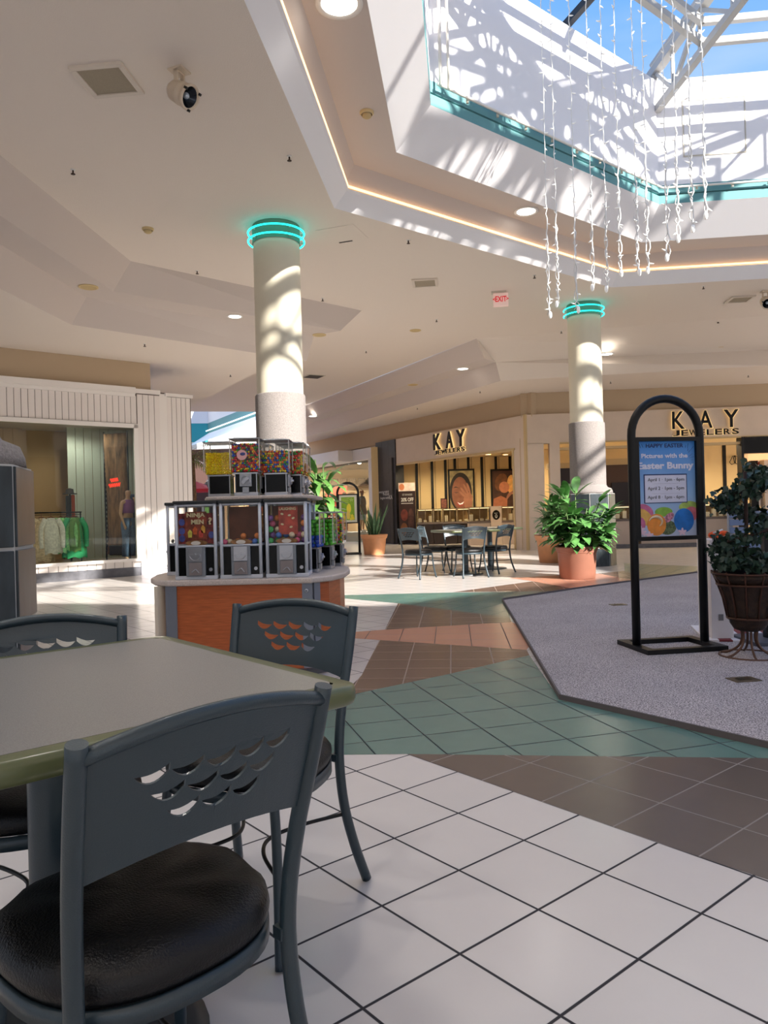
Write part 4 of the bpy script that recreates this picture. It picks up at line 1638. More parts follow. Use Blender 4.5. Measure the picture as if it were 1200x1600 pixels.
# black reveals between the wall panels
m_ = MB()
for px in (652, 676, 697, 712, 733, 754, 776, 798):
    q_ = aty(px, 750, 26.28)
    m_.bx(q_.x - 0.06, q_.x + 0.03, 26.26, 26.3, 0.0, 2.95)
    m_.bx(q_.x + 0.09, q_.x + 0.10, 26.28, 26.3, 0.0, 2.95)
struct(m_.build('trim_6', BLACKM))
m_ = MB(XB)
for px in (918, 1132, 1160, 1000, 1096):
    q_ = lb(px, 740, 4.2)
    m_.bx(q_.x - 0.05, q_.x + 0.05, 4.17, 4.2, 0.0, 2.95)
struct(m_.build('trim_6', BLACKM))
for (x, y, e_, c_) in ((1.8, 24.0, 130, (1, 0.8, 0.5)), (3.6, 22.8, 130, (1, 0.8, 0.5)), (6.5, 21.2, 90, (1, 0.78, 0.48)), (9.0, 20.8, 110, (1, 0.82, 0.55)), (12.5, 20.6, 70, (1, 0.82, 0.55))):
    shop_lamp((x, y, 2.9), e_ * 1.6, c_)
for i, px in enumerate((690, 718, 732, 763, 790)):
    q_ = aty(px, 716, 25.4 - 0.3 * (i % 2))
    o = thing('downlight', 'small shop downlight in the warm jeweller ceiling, %s from the left' % ('first', 'second', 'third', 'fourth', 'fifth')[i], 'ceiling light', (q_.x, q_.y, 2.949), 0, 'jeweller ceiling downlights')
    MB().lathe([(0.12, -0.002), (0.12, -0.012), (0.1, -0.012)], seg=16).build('trim_ring', TRIMC, o)
    MB().lathe([(0.1, -0.008), (0, -0.008)], seg=16).build('lens', LAMPY, o)


def fit_text(s_, x0, x1, z0, z1, y, m_mat, name, parent, ext=0.01, bold=0.0, shear=0.0):
    o = text(s_, 1.0, m_mat, name, parent, (0, 0, 0), ext=ext, bold=bold, align='LEFT', shear=shear)
    me = o.data
    xs = [v.co.x for v in me.vertices]
    ys = [v.co.y for v in me.vertices]
    ax, bx_, ay, by = min(xs), max(xs), min(ys), max(ys)
    for v in me.vertices:
        v.co = Vector((x0 + (v.co.x - ax) / (bx_ - ax) * (x1 - x0), y + v.co.z * -1.0, z0 + (v.co.y - ay) / (by - ay) * (z1 - z0)))
    me.update()
    o.scale = (1, 1, 1)
    o.rotation_euler = (0, 0, 0)
    return o


GLOW = mat('halo_light', (255, 226, 160), 0.5, emit=0.8, ecol=(255, 220, 150))


def kay_sign(label, xf, rz, K_, A_, Y_, J_, g):
    """K_, A_, Y_ and J_: local x0, x1, z0, z1"""
    o = thing('store_sign', label, 'sign', xf @ Vector((0, -0.07, 0)), rz, 'black halo lit jeweller signs')
    for ch, b_ in (('K', K_), ('A', A_), ('Y', Y_)):
        fit_text(ch, *b_, -0.02, BLACK, 'letter', o, ext=0.02, bold=0.012)
        fit_text(ch, b_[0] - 0.002, b_[1] + 0.035, b_[2] - 0.008, b_[3] + 0.012, 0.022, GLOW, 'letter_backlight', o, ext=0.006, bold=0.03)
    n_ = 8
    w_ = (J_[1] - J_[0]) / n_
    for i, ch in enumerate('JEWELERS'):
        x0 = J_[0] + i * w_
        k_ = 0.80 if ch != 'W' else 0.98
        fit_text(ch, x0 + w_ * (1 - k_) / 2, x0 + w_ * (1 + k_) / 2, J_[2], J_[3], -0.01, BLACK, 'letter', o, ext=0.012, bold=0.012)
        fit_text(ch, x0 + w_ * (1 - k_) / 2 - 0.006, x0 + w_ * (1 + k_) / 2 + 0.014, J_[2] - 0.002, J_[3] + 0.004, 0.022, GLOW, 'letter_backlight', o, ext=0.004, bold=0.0)
    return o


def lbox(fn, px0, px1, pyt, pyb):
    a = fn(px0, (pyt + pyb) / 2)
    b_ = fn(px1, (pyt + pyb) / 2)
    zt = fn((px0 + px1) / 2, pyt).z
    zb = fn((px0 + px1) / 2, pyb).z
    return (a.x, b_.x, zb, zt)


kz = (la(686, 703).z, la(686, 678).z)
kb = [lbox(la, 681, 692, 679, 702), lbox(la, 700.5, 711, 676, 700), lbox(la, 717, 730, 671.5, 696)]
kb = [(b_[0], b_[1], kz[0], kz[1]) for b_ in kb]
jb = (la(681.5, 705).x, la(730, 700).x, la(683, 711).z, la(683, 704.5).z)
kay_sign('black letters KAY JEWELERS on the left, angled jeweller front', XA, R(-60), kb[0], kb[1], kb[2], jb, None)
kz = (lb(1058, 671).z, lb(1058, 643.5).z)
kb = [lbox(lb, 1048.6, 1068, 643, 671), lbox(lb, 1090, 1111, 641, 668), lbox(lb, 1129, 1152, 638, 667)]
kb = [(b_[0], b_[1], kz[0], kz[1]) for b_ in kb]
jb = (lb(1048.6, 676).x, lb(1154, 672).x, lb(1052, 682).z, lb(1052, 673).z)
kay_sign('black letters KAY JEWELERS on the right front, partly behind the easter sign arch', XB, R(-5.5), kb[0], kb[1], kb[2], jb, None)

# black tiled pillar with white script
BT = mat('black_tile', (34, 36, 40), 0.4, var=0.3, scale=6)
pl_ = thing('tiled_pillar', 'black tiled pillar with white script left of the jeweller front', 'pillar', XA @ Vector((-7.3, 0, 0)), R(-60))
m_ = MB()
for i in range(3):
    for j in range(6):
        m_.bx(-0.67 + i * 0.447 + 0.003, -0.67 + (i + 1) * 0.447 - 0.003, -0.03, 0.3, 0.03 + j * 0.6 * 0.98 + 0.003, 0.03 + (j + 1) * 0.6 * 0.98 - 0.003)
m_.build('tiles', BT, pl_)['kind'] = 'stuff'
MB().bx(-0.665, 0.665, -0.02, 0.29, 0, 3.55).build('core', mat('dark_grout', (58, 58, 60), 0.8), pl_)
TXTW = mat('white_print', (206, 206, 204), 0.6)


def lp(px, py, d=0.0):
    q_ = la(px, py, d)
    return Vector((q_.x + 7.3, q_.y, q_.z))


for s_, px0, px1, pt, pb in (('every', 592.5, 598.5, 768, 772), ('KISS', 599, 608, 767, 774), ('begins with', 594.5, 607.5, 776, 781), ('KAY', 608, 615.5, 773.5, 780)):
    a, b_ = lp(px0, 774, -0.03), lp(px1, 774, -0.03)
    zt, zb = lp((px0 + px1) / 2, pt, -0.03).z, lp((px0 + px1) / 2, pb, -0.03).z
    fit_text(s_, a.x, b_.x, zb, zt, -0.034, TXTW, 'lettering', pl_, ext=0.002, shear=0.15 if s_[0] in 'eb' else 0)

# posters
def frame_poster(name, label, loc, rz, w_, h_, fm, cat='poster', fw_=0.06, d=0.05):
    o = thing(name, label, cat, loc, rz)
    m_ = MB()
    m_.bx(-w_ / 2, w_ / 2, 0, d, 0, fw_)
    m_.bx(-w_ / 2, w_ / 2, 0, d, h_ - fw_, h_)
    m_.bx(-w_ / 2, -w_ / 2 + fw_, 0, d, fw_, h_ - fw_)
    m_.bx(w_ / 2 - fw_, w_ / 2, 0, d, fw_, h_ - fw_)
    m_.build('frame', fm, o)
    return o


def flatpoly(pts, y, m_mat, name, parent, th=0.002):
    m_ = MB()
    m_.xprism(pts, y - th, y)
    return m_.build(name, m_mat, parent)


def ell(cx, cz, rx, rz_, n_=28, rot=0.0):
    c, s_ = math.cos(rot), math.sin(rot)
    return [(cx + rx * math.cos(2 * PI * i / n_) * c - rz_ * math.sin(2 * PI * i / n_) * s_, cz + rx * math.cos(2 * PI * i / n_) * s_ + rz_ * math.sin(2 * PI * i / n_) * c) for i in range(n_)]


def pm(name, rgb, e=0.0, var=0.0, scale=8):
    return mat('print_' + name, rgb, 0.55, emit=e, var=var, scale=scale)


a, b_ = aty(700, 733, 26.1), aty(743.5, 800, 26.1)
W_, H_ = b_.x - a.x, a.z - b_.z
o = frame_poster('poster', 'large framed poster of a smiling dark haired woman with a hand over one eye', ((a.x + b_.x) / 2, 26.205, b_.z), 0, W_, H_, BLACKM)
flatpoly([(-W_ / 2 + .05, .05), (W_ / 2 - .05, .05), (W_ / 2 - .05, H_ - .05), (-W_ / 2 + .05, H_ - .05)], 0.03, pm('bokeh', (150, 130, 84), 0.25, 0.5, 6), 'print', o)
flatpoly(ell(-0.03, H_ * 0.47, W_ * 0.42, H_ * 0.45), 0.026, pm('hair', (30, 20, 16), 0.1), 'printed_hair', o)
flatpoly(ell(-0.05, H_ * 0.44, W_ * 0.31, H_ * 0.38), 0.022, pm('face', (126, 76, 52), 0.25, 0.25, 5), 'printed_face', o)
flatpoly([(-0.30, H_ * 0.56), (-0.2, H_ * 0.60), (-0.08, H_ * 0.56), (-0.19, H_ * 0.575)], 0.0205, pm('brow', (36, 22, 18), 0.05), 'printed_brow', o)
flatpoly([(-0.28, H_ * 0.47), (-0.19, H_ * 0.445), (-0.09, H_ * 0.47), (-0.19, H_ * 0.46)], 0.0205, pm('brow', (36, 22, 18), 0.05), 'printed_eye', o)
flatpoly(ell(-0.05, H_ * 0.36, 0.05, 0.04), 0.0205, pm('nose', (120, 66, 42), 0.2), 'printed_nose', o)
flatpoly([(-0.2, H_ * 0.25), (-0.05, H_ * 0.21), (0.12, H_ * 0.27), (0.05, H_ * 0.16), (-0.08, H_ * 0.13), (-0.17, H_ * 0.18)], 0.0205, pm('lips', (150, 60, 50), 0.2), 'printed_lips', o)
flatpoly([(-0.16, H_ * 0.235), (-0.05, H_ * 0.205), (0.08, H_ * 0.25), (0.03, H_ * 0.19), (-0.08, H_ * 0.175)], 0.0195, pm('teeth', (236, 228, 220), 0.3), 'printed_teeth', o)
HS = pm('hand', (150, 96, 68), 0.28, 0.2, 6)
flatpoly([(0.12, 0.06), (0.34, 0.06), (0.38, H_ * 0.35), (0.3, H_ * 0.47), (0.12, H_ * 0.42), (0.06, H_ * 0.3)], 0.0185, HS, 'printed_hand', o)
for (x0, z0, x1, z1) in ((0.12, 0.36, -0.06, 0.47), (0.16, 0.40, -0.02, 0.56), (0.22, 0.44, 0.08, 0.64), (0.30, 0.44, 0.2, 0.66)):
    a_ = math.atan2((z1 - z0) * H_, x1 - x0)
    L_ = math.hypot((z1 - z0) * H_, x1 - x0) / 2
    flatpoly(ell((x0 + x1) / 2, (z0 + z1) / 2 * H_, L_ + 0.03, 0.038, 18, a_), 0.0175 - z0 * 0.003, HS, 'printed_finger', o)
a, b_ = aty(767, 733, 26.1), aty(809, 797, 26.1)
W_, H_ = b_.x - a.x, a.z - b_.z
o = frame_poster('poster', 'large framed poster of an embracing couple at the right of the jeweller wall', ((a.x + b_.x) / 2, 26.205, b_.z), 0, W_, H_, BLACKM)
flatpoly([(-W_ / 2 + .05, .05), (W_ / 2 - .05, .05), (W_ / 2 - .05, H_ - .05), (-W_ / 2 + .05, H_ - .05)], 0.03, pm('dusk', (70, 40, 26), 0.2, 0.5, 4), 'print', o)
flatpoly(ell(-0.08, H_ * 0.68, 0.22, 0.32, rot=-0.3), 0.026, pm('brown_hair', (110, 66, 34), 0.2, 0.4), 'printed_head', o)
flatpoly(ell(0.28, H_ * 0.62, 0.16, 0.34), 0.024, pm('blond', (214, 150, 74), 0.3, 0.3), 'printed_head', o)
flatpoly(ell(0.02, H_ * 0.56, 0.18, 0.2), 0.022, pm('face2', (186, 112, 72), 0.25, 0.2), 'printed_face', o)
flatpoly([(-0.4, 0.06), (0.1, 0.06), (0.12, 0.4), (-0.1, 0.52), (-0.36, 0.42)], 0.020, pm('shoulder', (168, 98, 62), 0.2, 0.2), 'printed_shoulder', o)
for i in range(4):
    flatpoly(ell(0.14 + 0.05 * i, H_ * (0.34 + 0.03 * i), 0.13, 0.035, 16, 1.2 - 0.15 * i), 0.018 - 0.0005 * i, HS, 'printed_finger', o)
a = aty(694, 795, 24.85)
o = frame_poster('counter_card', 'small dark poster standing at the left foot of the large woman poster', (a.x, 24.85, 1.163), 0, 0.22, 0.34, BLACKM, 'counter card', 0.02, 0.02)
flatpoly([(-.09, .02), (.09, .02), (.09, .32), (-.09, .32)], 0.01, pm('card', (104, 60, 48), 0.1, 0.5, 20), 'print', o)

# 20% OFF standing banner
a, b_ = la(624, 755, 0.35), la(648.5, 850, 0.35)
bq = aty(636.5, 800, 25.0)
bn_ = thing('standing_banner', 'dark 20% OFF promotional banner standing by the left end of the jeweller opening', 'banner', (bq.x, 25.0, 0), R(-60))
bn_.rotation_euler = (0, 0, R(-8))
W_ = 0.56
MB().bx(-W_ / 2, W_ / 2, 0, 0.04, 0.05, 2.05).build('board', pm('banner', (44, 24, 22), 0.03, 0.5, 3), bn_)
MB().bx(-W_ / 2 - .03, W_ / 2 + .03, -0.15, 0.2, 0, 0.05).build('foot', BLACKM, bn_)
MB().bx(-W_ / 2, W_ / 2, -0.004, 0.03, 1.78, 2.06).build('header', pm('header', (216, 196, 182), 0.1, 0.2), bn_)
flatpoly(ell(-0.17, 1.92, 0.09, 0.11), -0.006, pm('face2', (186, 112, 72), 0.25, 0.2), 'printed_face', bn_)
fit_text('20% OFF', -0.2, 0.22, 1.43, 1.56, -0.004, TXTW, 'lettering', bn_, 0.003, 0.03)
fit_text('GET REWARDED', -0.16, 0.18, 1.63, 1.69, -0.004, TXTW, 'lettering', bn_, 0.002)
flatpoly([(-0.2, 1.36), (0.2, 1.36), (0.2, 1.38), (-0.2, 1.38)], -0.003, TXTW, 'rule', bn_)
flatpoly(ell(-0.1, 0.98, 0.12, 0.2), -0.003, pm('red_figure', (100, 44, 34), 0.06, 0.4, 8), 'printed_figure', bn_)
flatpoly(ell(0.12, 0.8, 0.1, 0.4), -0.005, pm('dark_figure', (78, 48, 40), 0.05, 0.4, 8), 'printed_figure', bn_)
flatpoly(ell(-0.12, 0.5, 0.12, 0.22), -0.003, pm('gold_figure', (104, 64, 36), 0.08, 0.4, 8), 'printed_figure', bn_)


# display cases
def jewel_case(label, x0, x1, yf, z0, z1, base_mat, base_h, xf=None, rz=0.0, n=2, depth=0.55):
    c = (Vector(((x0 + x1) / 2, yf, 0)))
    loc = xf @ c if xf else c
    o = thing('display_case', label, 'display case', loc, rz, 'lit jewellery display cases')
    w_ = x1 - x0
    MB().bx(-w_ / 2, w_ / 2, 0, depth, 0, z0 - 0.05).build('base', base_mat, o)
    MB().bx(-w_ / 2 - .01, w_ / 2 + .01, -0.015, depth + .01, z0 - 0.06, z0).build('shelf', mat('grey_shelf', (110, 98, 92), 0.4), o)
    MB().bx(-w_ / 2 + .01, w_ / 2 - .01, 0.01, depth - .01, z0 + 0.01, z1 - 0.03).build('glass', CLEAR, o)
    m_ = MB()
    for i in range(n + 1):
        x = -w_ / 2 + w_ * i / n
        m_.bx(x - .008, x + .008, -0.006, 0.01, z0, z1)
    m_.bx(-w_ / 2, w_ / 2, -0.008, 0.02, z1 - 0.03, z1)
    m_.bx(-w_ / 2, w_ / 2, -0.008, depth, z1 - 0.012, z1 - 0.004)
    m_.build('frame', mat('champagne_metal', (170, 150, 116), 0.35, 0.7), o)
    MB().bx(-w_ / 2 + .03, w_ / 2 - .03, 0.02, 0.05, z1 - 0.045, z1 - 0.032).build('strip_lamp', mat('case_lamp', (255, 232, 180), 0.5, emit=2.5, ecol=(255, 228, 170)), o)
    MB().bx(-w_ / 2 + .02, w_ / 2 - .02, depth - .08, depth - .05, z0 + 0.01, z1 - 0.04).build('backing', mat('case_back', (150, 118, 78), 0.7), o)
    rnd = random.Random(int(x0 * 100))
    k = int(w_ / 0.16)
    for i in range(k):
        x = -w_ / 2 + (i + 0.5) * w_ / k
        hh = rnd.choice((0.05, 0.07, 0.12, 0.2))
        m2 = MB()
        m2.bx(x - .05, x + .05, 0.12, 0.24, z0 + 0.01, z0 + 0.01 + hh)
        m2.build('tray', mat('cream_tray', (240, 228, 200), 0.6), o, bevel=0.006)
        m3 = MB()
        m3.ball((x, 0.16, z0 + 0.03 + hh), 0.02, 8, 5)
        m3.build('jewel', mat('gold_jewel', (230, 190, 110), 0.25, 0.7), o)
    return o


DKB = mat('dark_wood_base', (42, 30, 28), 0.4)
xs = [aty(p_, 800, 24.4).x for p_ in (652, 677, 692, 714, 734)]
names = ['leftmost, beside the standing banner', 'second from left, with gold stand', 'in the middle, with low cream trays', 'just left of the taller glass case']
for i in range(4):
    jewel_case('lit jewellery case on dark base, ' + names[i], xs[i] + 0.01, xs[i + 1] - 0.01, 24.4, 0.72, 1.16, DKB, 0.7)
GB = mat('greige_base', (196, 180, 168), 0.6)
x0, x1, x2, x3 = [aty(p_, 800, 22.9).x for p_ in (733, 766, 784, 804)]
jewel_case('tall glass jewellery case with a bluish display on a pale base', x0, x1, 22.9, 0.74, 1.18, GB, 0.7)
jewel_case('right end jewellery case beside the white oval emblem panel', x2, x3, 22.9, 0.74, 1.18, GB, 0.7)
o = thing('shop_counter', 'pale counter end with a black oval emblem between two jewellery cases', 'counter', ((x1 + x2) / 2, 22.88, 0))
MB().bx(-(x2 - x1) / 2 + .01, (x2 - x1) / 2 - .01, 0, 0.5, 0, 1.19).build('panel', mat('pale_panel', (222, 204, 186), 0.6), o)
flatpoly(ell(0, 0.92, 0.12, 0.15), -0.002, BLACK, 'emblem', o)
flatpoly(ell(0, 0.88, 0.035, 0.06), -0.005, TXTW, 'emblem_ring', o)
flatpoly(ell(0, 0.89, 0.018, 0.035), -0.008, BLACK, 'emblem_ring_hole', o)
fit_text('KAY', -0.05, 0.05, 0.96, 0.99, -0.004, TXTW, 'lettering', o, 0.002)

# right jeweller interior
o = wthing('wall_cabinet', 'dark cabinet seen in the right shop opening left of the right column', 'cabinet', lb(880, 760, 1.6).x + 0.1, 1.6, 0, xf=XB, ang=-5.5)
MB().bx(-0.45, 0.75, 0, 0.4, 0, 2.2).build('body', DKB, o)
MB().bx(-0.5, 0.8, -0.03, 0.42, 2.2, 2.35).build('cornice', TRIMC, o)
o = wthing('wall_cabinet', 'dark cabinet with a leaning panel between right column and easter sign', 'cabinet', lb(964, 760, 1.6).x, 1.6, 0, xf=XB, ang=-5.5)
MB().bx(-0.55, 0.5, 0, 0.4, 0, 2.25).build('body', mat('brown_cabinet', (92, 64, 44), 0.5), o)
MB().bx(-0.15, 0.4, -0.05, 0.0, 0.2, 1.75).build('door', DKB, o)
MB().bx(-0.6, 0.56, -0.06, 0.42, 2.25, 2.42).build('cornice', TRIMC, o)
xx = lb(958, 800, 0.5).x
jewel_case('lit jewellery case behind the big potted plant', xx - 0.5, xx + 0.6, 0.5, 0.75, 1.1, GB, 0.7, XB, R(-5.5))
xx = lb(1056, 800, 0.5).x
jewel_case('jewellery case hidden behind the easter poster', xx - 0.9, xx + 1.6, 0.5, 0.75, 1.1, GB, 0.7, XB, R(-5.5))
q_ = lb(1149, 719, 4.1)
o = wthing('wall_emblem', 'black outline diamond emblem on the cream wall above the ivy', 'emblem', q_.x, 4.14, q_.z, xf=XB, ang=-5.5)
for sgn in (-1, 1):
    MB().tube([(0, 0, 0.14), (sgn * 0.07, 0, 0.12), (sgn * 0.16, 0, -0.06), (sgn * 0.10, 0, -0.13), (sgn * 0.01, 0, -0.09), (sgn * 0.03, 0, 0.08), (0, 0, 0.14)], 0.012, 6).build('loop', BLACK, o)
a, b_ = lb(1184, 715, 0.4), lb(1215, 790, 0.4)
o = wthing('poster', 'white poster with red bows at the right edge beside the ivy', 'poster', (a.x + b_.x) / 2, 0.4, b_.z, xf=XB, ang=-5.5)
W_, H_ = b_.x - a.x, a.z - b_.z
MB().bx(-W_ / 2, W_ / 2, 0, 0.04, 0, H_).build('print', pm('white', (232, 214, 200), 0.15), o)
RB = pm('red_bow', (150, 60, 50), 0.08, 0.2)
for (cx, cz, rx, rz_, ro) in ((-0.12, H_ * 0.9, 0.14, 0.05, 0.3), (0.1, H_ * 0.92, 0.12, 0.05, -0.3), (-0.06, H_ * 0.84, 0.12, 0.03, 0.8), (0.05, 0.14, 0.2, 0.08, 0.1)):
    flatpoly(ell(cx, cz, rx, rz_, 20, ro), -0.003, RB, 'printed_bow', o)
for (cx, cz) in ((0.0, H_ * 0.68), (-0.02, H_ * 0.55)):
    MB().tube([(cx + 0.10 * math.cos(t_ / 12 * 2 * PI), -0.006, cz + 0.08 * math.sin(t_ / 12 * 2 * PI)) for t_ in range(12)], 0.01, 6, closed=True).build('printed_heart', RB, o)
m_ = MB(XB)
q0 = lb(1162, 700, 0)
m_.bx(q0.x, 14, -0.02, 0.5, 2.35, 2.78)
struct(m_.build('trim_7', BLACK))
m_ = MB(XB)
m_.bx(q0.x + 0.1, 14, 0.0, 0.5, 2.18, 2.34)
m_.build('light_box', mat('amber_valance', (236, 190, 130), 0.5, emit=0.8, ecol=(255, 200, 140))).name = 'light_valance'
tag(bpy.data.objects['light_valance'], 'glowing amber valance under the black beam at the right edge', 'valance')
m_ = MB(XB)
m_.bx(q0.x - 0.06, q0.x, -0.02, 0.3, 0, 2.78)
m_.bx(a.x - 0.2, a.x - 0.02, 0.35, 0.5, 0, 2.2)
struct(m_.build('trim_7', BLACKM))

# neighbouring sportswear shop, left of the black pillar
m_ = MB(XA)
m_.bx(-8.5, -7.98, -0.05, 0.3, 0, 3.35)
struct(m_.build('wall_column', mat('fluted_white', (214, 208, 204), 0.6)))
m_ = MB(XA)
m_.bx(-15, -9.6, -0.7, 0.2, 3.02, 3.42)
m_.bx(-9.6, -7.98, -0.1, 0.2, 3.02, 3.42)
struct(m_.build('wall_fascia', mat('fascia_white', (220, 212, 206), 0.6)))
m_ = MB()
m_.bx(-6.5, 4, 34.9, 35.1, 0, 3.4)
m_.bx(-6.6, -6.5, 30, 35, 0, 3.4)
struct(m_.build('wall_shop_rear', mat('rear_wall_tan', (214, 178, 136), 0.7)))
m_ = MB()
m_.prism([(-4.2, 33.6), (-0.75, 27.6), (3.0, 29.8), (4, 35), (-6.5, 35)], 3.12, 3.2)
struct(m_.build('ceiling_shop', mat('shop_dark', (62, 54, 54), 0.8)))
shop_lamp((-1.2, 31.2, 3.05), 450, (1, 0.94, 0.87))
shop_lamp((-2.4, 33.0, 3.05), 400, (1, 0.88, 0.72))
m_ = MB(XA)
m_.bx(-14, -8.5, 0.02, 0.03, 0.0, 3.0)
struct(m_.build('window_2', SHOPGLASS))
for i, (px, py) in enumerate(((545, 723), (554, 721.5), (561.5, 721.5), (565, 719))):
    q_ = aty(px, py, 31 - i * 0.3)
    o = thing('pendant_lamp', 'small round shop lamp, %s in the row behind the far shop window' % ('first', 'second', 'third and brightest', 'last')[i], 'pendant lamp', q_, 0, 'far shop lamps')
    MB().ball((0, 0, 0), 0.07 if i != 2 else 0.1, 12, 8).build('globe', LAMPW, o)
    MB().cyl((0, 0, 0.05), (0, 0, 0.14), 0.01, seg=6).build('rod', BLACKM, o)
q_ = aty(552, 757, 34.5)
sh = thing('wall_shelf', 'long wall shelf with framed pictures in the far sportswear shop', 'shelf', (q_.x, 34.5, q_.z))
MB().bx(-2.4, 1.0, 0, 0.38, -0.08, 0).build('board', mat('brown_shelf', (96, 64, 44), 0.5), sh)
for i in range(6):
    tagm = thing('framed_picture', 'dark framed picture on the far shop shelf, %s from the left' % ('first', 'second', 'third', 'fourth', 'fifth', 'sixth')[i], 'picture', (q_.x - 1.3 + i * 0.42, 34.75, q_.z + 0.001), 0, 'pictures on the far shop shelf')
    MB().bx(-0.17, 0.17, 0, 0.03, 0, 0.30).build('frame', BLACKM, tagm)
    MB().bx(-0.14, 0.14, -0.006, 0.0, 0.03, 0.27).build('print', pm('pic', (120, 96, 82), 0, 0.6, 14), tagm)
q_ = aty(526, 790, 34.3)
rp2 = thing('wall_panel', 'red display panel with shoes in the far sportswear shop', 'display panel', (q_.x, 34.3, 0.6))
MB().bx(-0.5, 0.5, 0, 0.06, 0, 1.75).build('board', mat('red_board', (200, 62, 44), 0.6), rp2)
for j in range(3):
    MB().bx(-0.4, 0.4, -0.2, 0.0, 0.3 + j * 0.4, 0.34 + j * 0.4).build('ledge', mat('white_ledge', (230, 224, 220), 0.5), rp2)
    for k in range(3):
        sho = MB()
        sho.ball((-0.24 + 0.24 * k, -0.1, 0.38 + j * 0.4), 0.06, 10, 6, (1.6, 0.8, 0.7))
        sho.build('shoe', mat('dark_shoe', (70, 62, 64), 0.6), rp2)
q_ = aty(549, 840, 28.6)
pf = thing('display_platform', 'low white platform in the far shop window', 'platform', (q_.x + 0.1, 29.4, 0))
MB().bx(-0.9, 0.75, -0.35, 0.9, 0, 0.34).build('block', mat('white_block', (206, 200, 198), 0.6), pf, bevel=0.01)
NAVY = mat('navy_cloth', (38, 44, 62), 0.85)


def shoes(o_):
    for s_ in (-1, 1):
        MB().ball((s_ * 0.09, -0.04, 0.04), 0.055, 12, 8, (0.8, 1.6, 0.8)).build('sneaker', mat('white_shoe', (226, 224, 222), 0.5), o_)


q_ = aty(566, 800, 29.4)
mq = thing('mannequin', 'mannequin in red cap, navy vest and shorts in the far sportswear shop', 'mannequin', (q_.x, 29.4, 0.34), R(60))
body(mq, SKIND, 1.62)
garment_shell('vest', [(0, 0, 1.40, 0.13, 0.09), (0, 0, 1.30, 0.18, 0.13), (0, 0, 1.08, 0.17, 0.14), (0, 0, 0.82, 0.18, 0.15), (0, 0, 0.68, 0.18, 0.16)], NAVY, mq)
trousers('shorts_leg', mat('light_denim', (140, 156, 176), 0.85), mq, 0.9, 0.5, 0.95, 0.02)
for s_ in (-1, 1):
    MB().tube([(s_ * 0.14, 0, 1.34), (s_ * 0.205, 0, 1.20), (s_ * 0.215, 0, 1.08)], 0.06, 10).build('sleeve', mat('grey_cloth', (120, 130, 150), 0.85), mq)
shoes(mq)
MB().lathe([(0.088, 1.53), (0.092, 1.57), (0.065, 1.63), (0, 1.645)], seg=16).build('cap', mat('red_cap', (170, 92, 62), 0.8), mq)
MB().box((0, -0.12, 1.54), (0.13, 0.1, 0.015)).build('cap_brim', mat('red_cap', (170, 92, 62), 0.8), mq)
q_ = aty(538.5, 800, 29.6)
mq = thing('mannequin', 'dark haired mannequin in white sneakers behind the yellow and green sign', 'mannequin', (q_.x, 29.6, 0.34), R(-30))
body(mq, SKIND, 1.55)
MB().ball((0, 0.01, 1.50), 0.095, 14, 10).build('hair', mat('black_hair', (20, 16, 15), 0.7), mq)
garment_shell('shirt', [(0, 0, 1.30, 0.12, 0.09), (0, 0, 1.18, 0.17, 0.12), (0, 0, 0.85, 0.17, 0.13)], mat('black_cloth', (30, 28, 30), 0.85), mq)
trousers('shorts_leg', mat('grey_short', (110, 90, 84), 0.85), mq, 0.9, 0.5, 0.92, 0.02)
shoes(mq)

# ================================================================== FAR CORRIDOR
P1 = at(325, 677, 5.79)
P2 = at(400, 650, 5.79)
d_ = (P2 - P1)
d_.z = 0
d_.normalize()
P3 = P1 + d_ * 12.7
nrm = Vector((-d_.y, d_.x, 0))
if nrm.y < 0:
    nrm = -nrm
# profile: teal band, wall above, splay below
m_ = MB()


def strip(m2, a, b_, o0, z0, o1_, z1):
    m2.add([a + nrm * o0 + Vector((0, 0, z0 - 5.79)), b_ + nrm * o0 + Vector((0, 0, z0 - 5.79)), b_ + nrm * o1_ + Vector((0, 0, z1 - 5.79)), a + nrm * o1_ + Vector((0, 0, z1 - 5.79))], [(0, 1, 2, 3)], False)


strip(m_, P1, P3, 0, 6.35, 0, 9.0)
strip(m_, P1, P3, 0, 5.78, -1.2, 5.0)
struct(m_.build('wall_far_atrium', WHITE))
m_ = MB()
strip(m_, P1, P3, 0, 5.75, 0, 6.35)
struct(m_.build('trim_8', TEAL))
PL = P1 + Vector((-8, -1.5, 0))
m_ = MB()
m_.add([P1 + Vector((0, 0, 0.56)), PL + Vector((0, 0, 0.56)), PL + Vector((0, 0, 3.2)), P1 + Vector((0, 0, 3.2))], [(0, 1, 2, 3)], False)
struct(m_.build('wall_far_atrium', WHITE))
m_ = MB()
m_.add([P1 + Vector((0, 0, -0.5)), PL + Vector((0, 0, -0.5)), PL + Vector((0, 0, 0.56)), P1 + Vector((0, 0, 0.56))], [(0, 1, 2, 3)], False)
struct(m_.build('trim_8', mat('deep_teal', (40, 150, 160), 0.6)))
tag(MB().tube([P1 + Vector((0, 0, 0.12)) - nrm * 0.1, P3 + Vector((0, 0, 0.12)) - nrm * 0.1], 0.035, 8).build('tube_light', mat('far_tube', (255, 255, 250), 0.5, emit=1.5, ecol=(255, 255, 250))), 'lit white tube on the teal band of the far atrium', 'tube light')
m_ = MB()
m_.bx(-14, 0.5, 44, 44.2, 0, 5.1)
m_.bx(-14, -13.8, 15, 44, 0, 5.1)
struct(m_.build('wall_far', mat('far_brown', (112, 84, 72), 0.8, var=0.2, scale=1)))
m_ = MB()
m_.bx(-14, -4, 43.0, 43.3, 5.0, 9.5)
struct(m_.build('wall_far', WHITE))
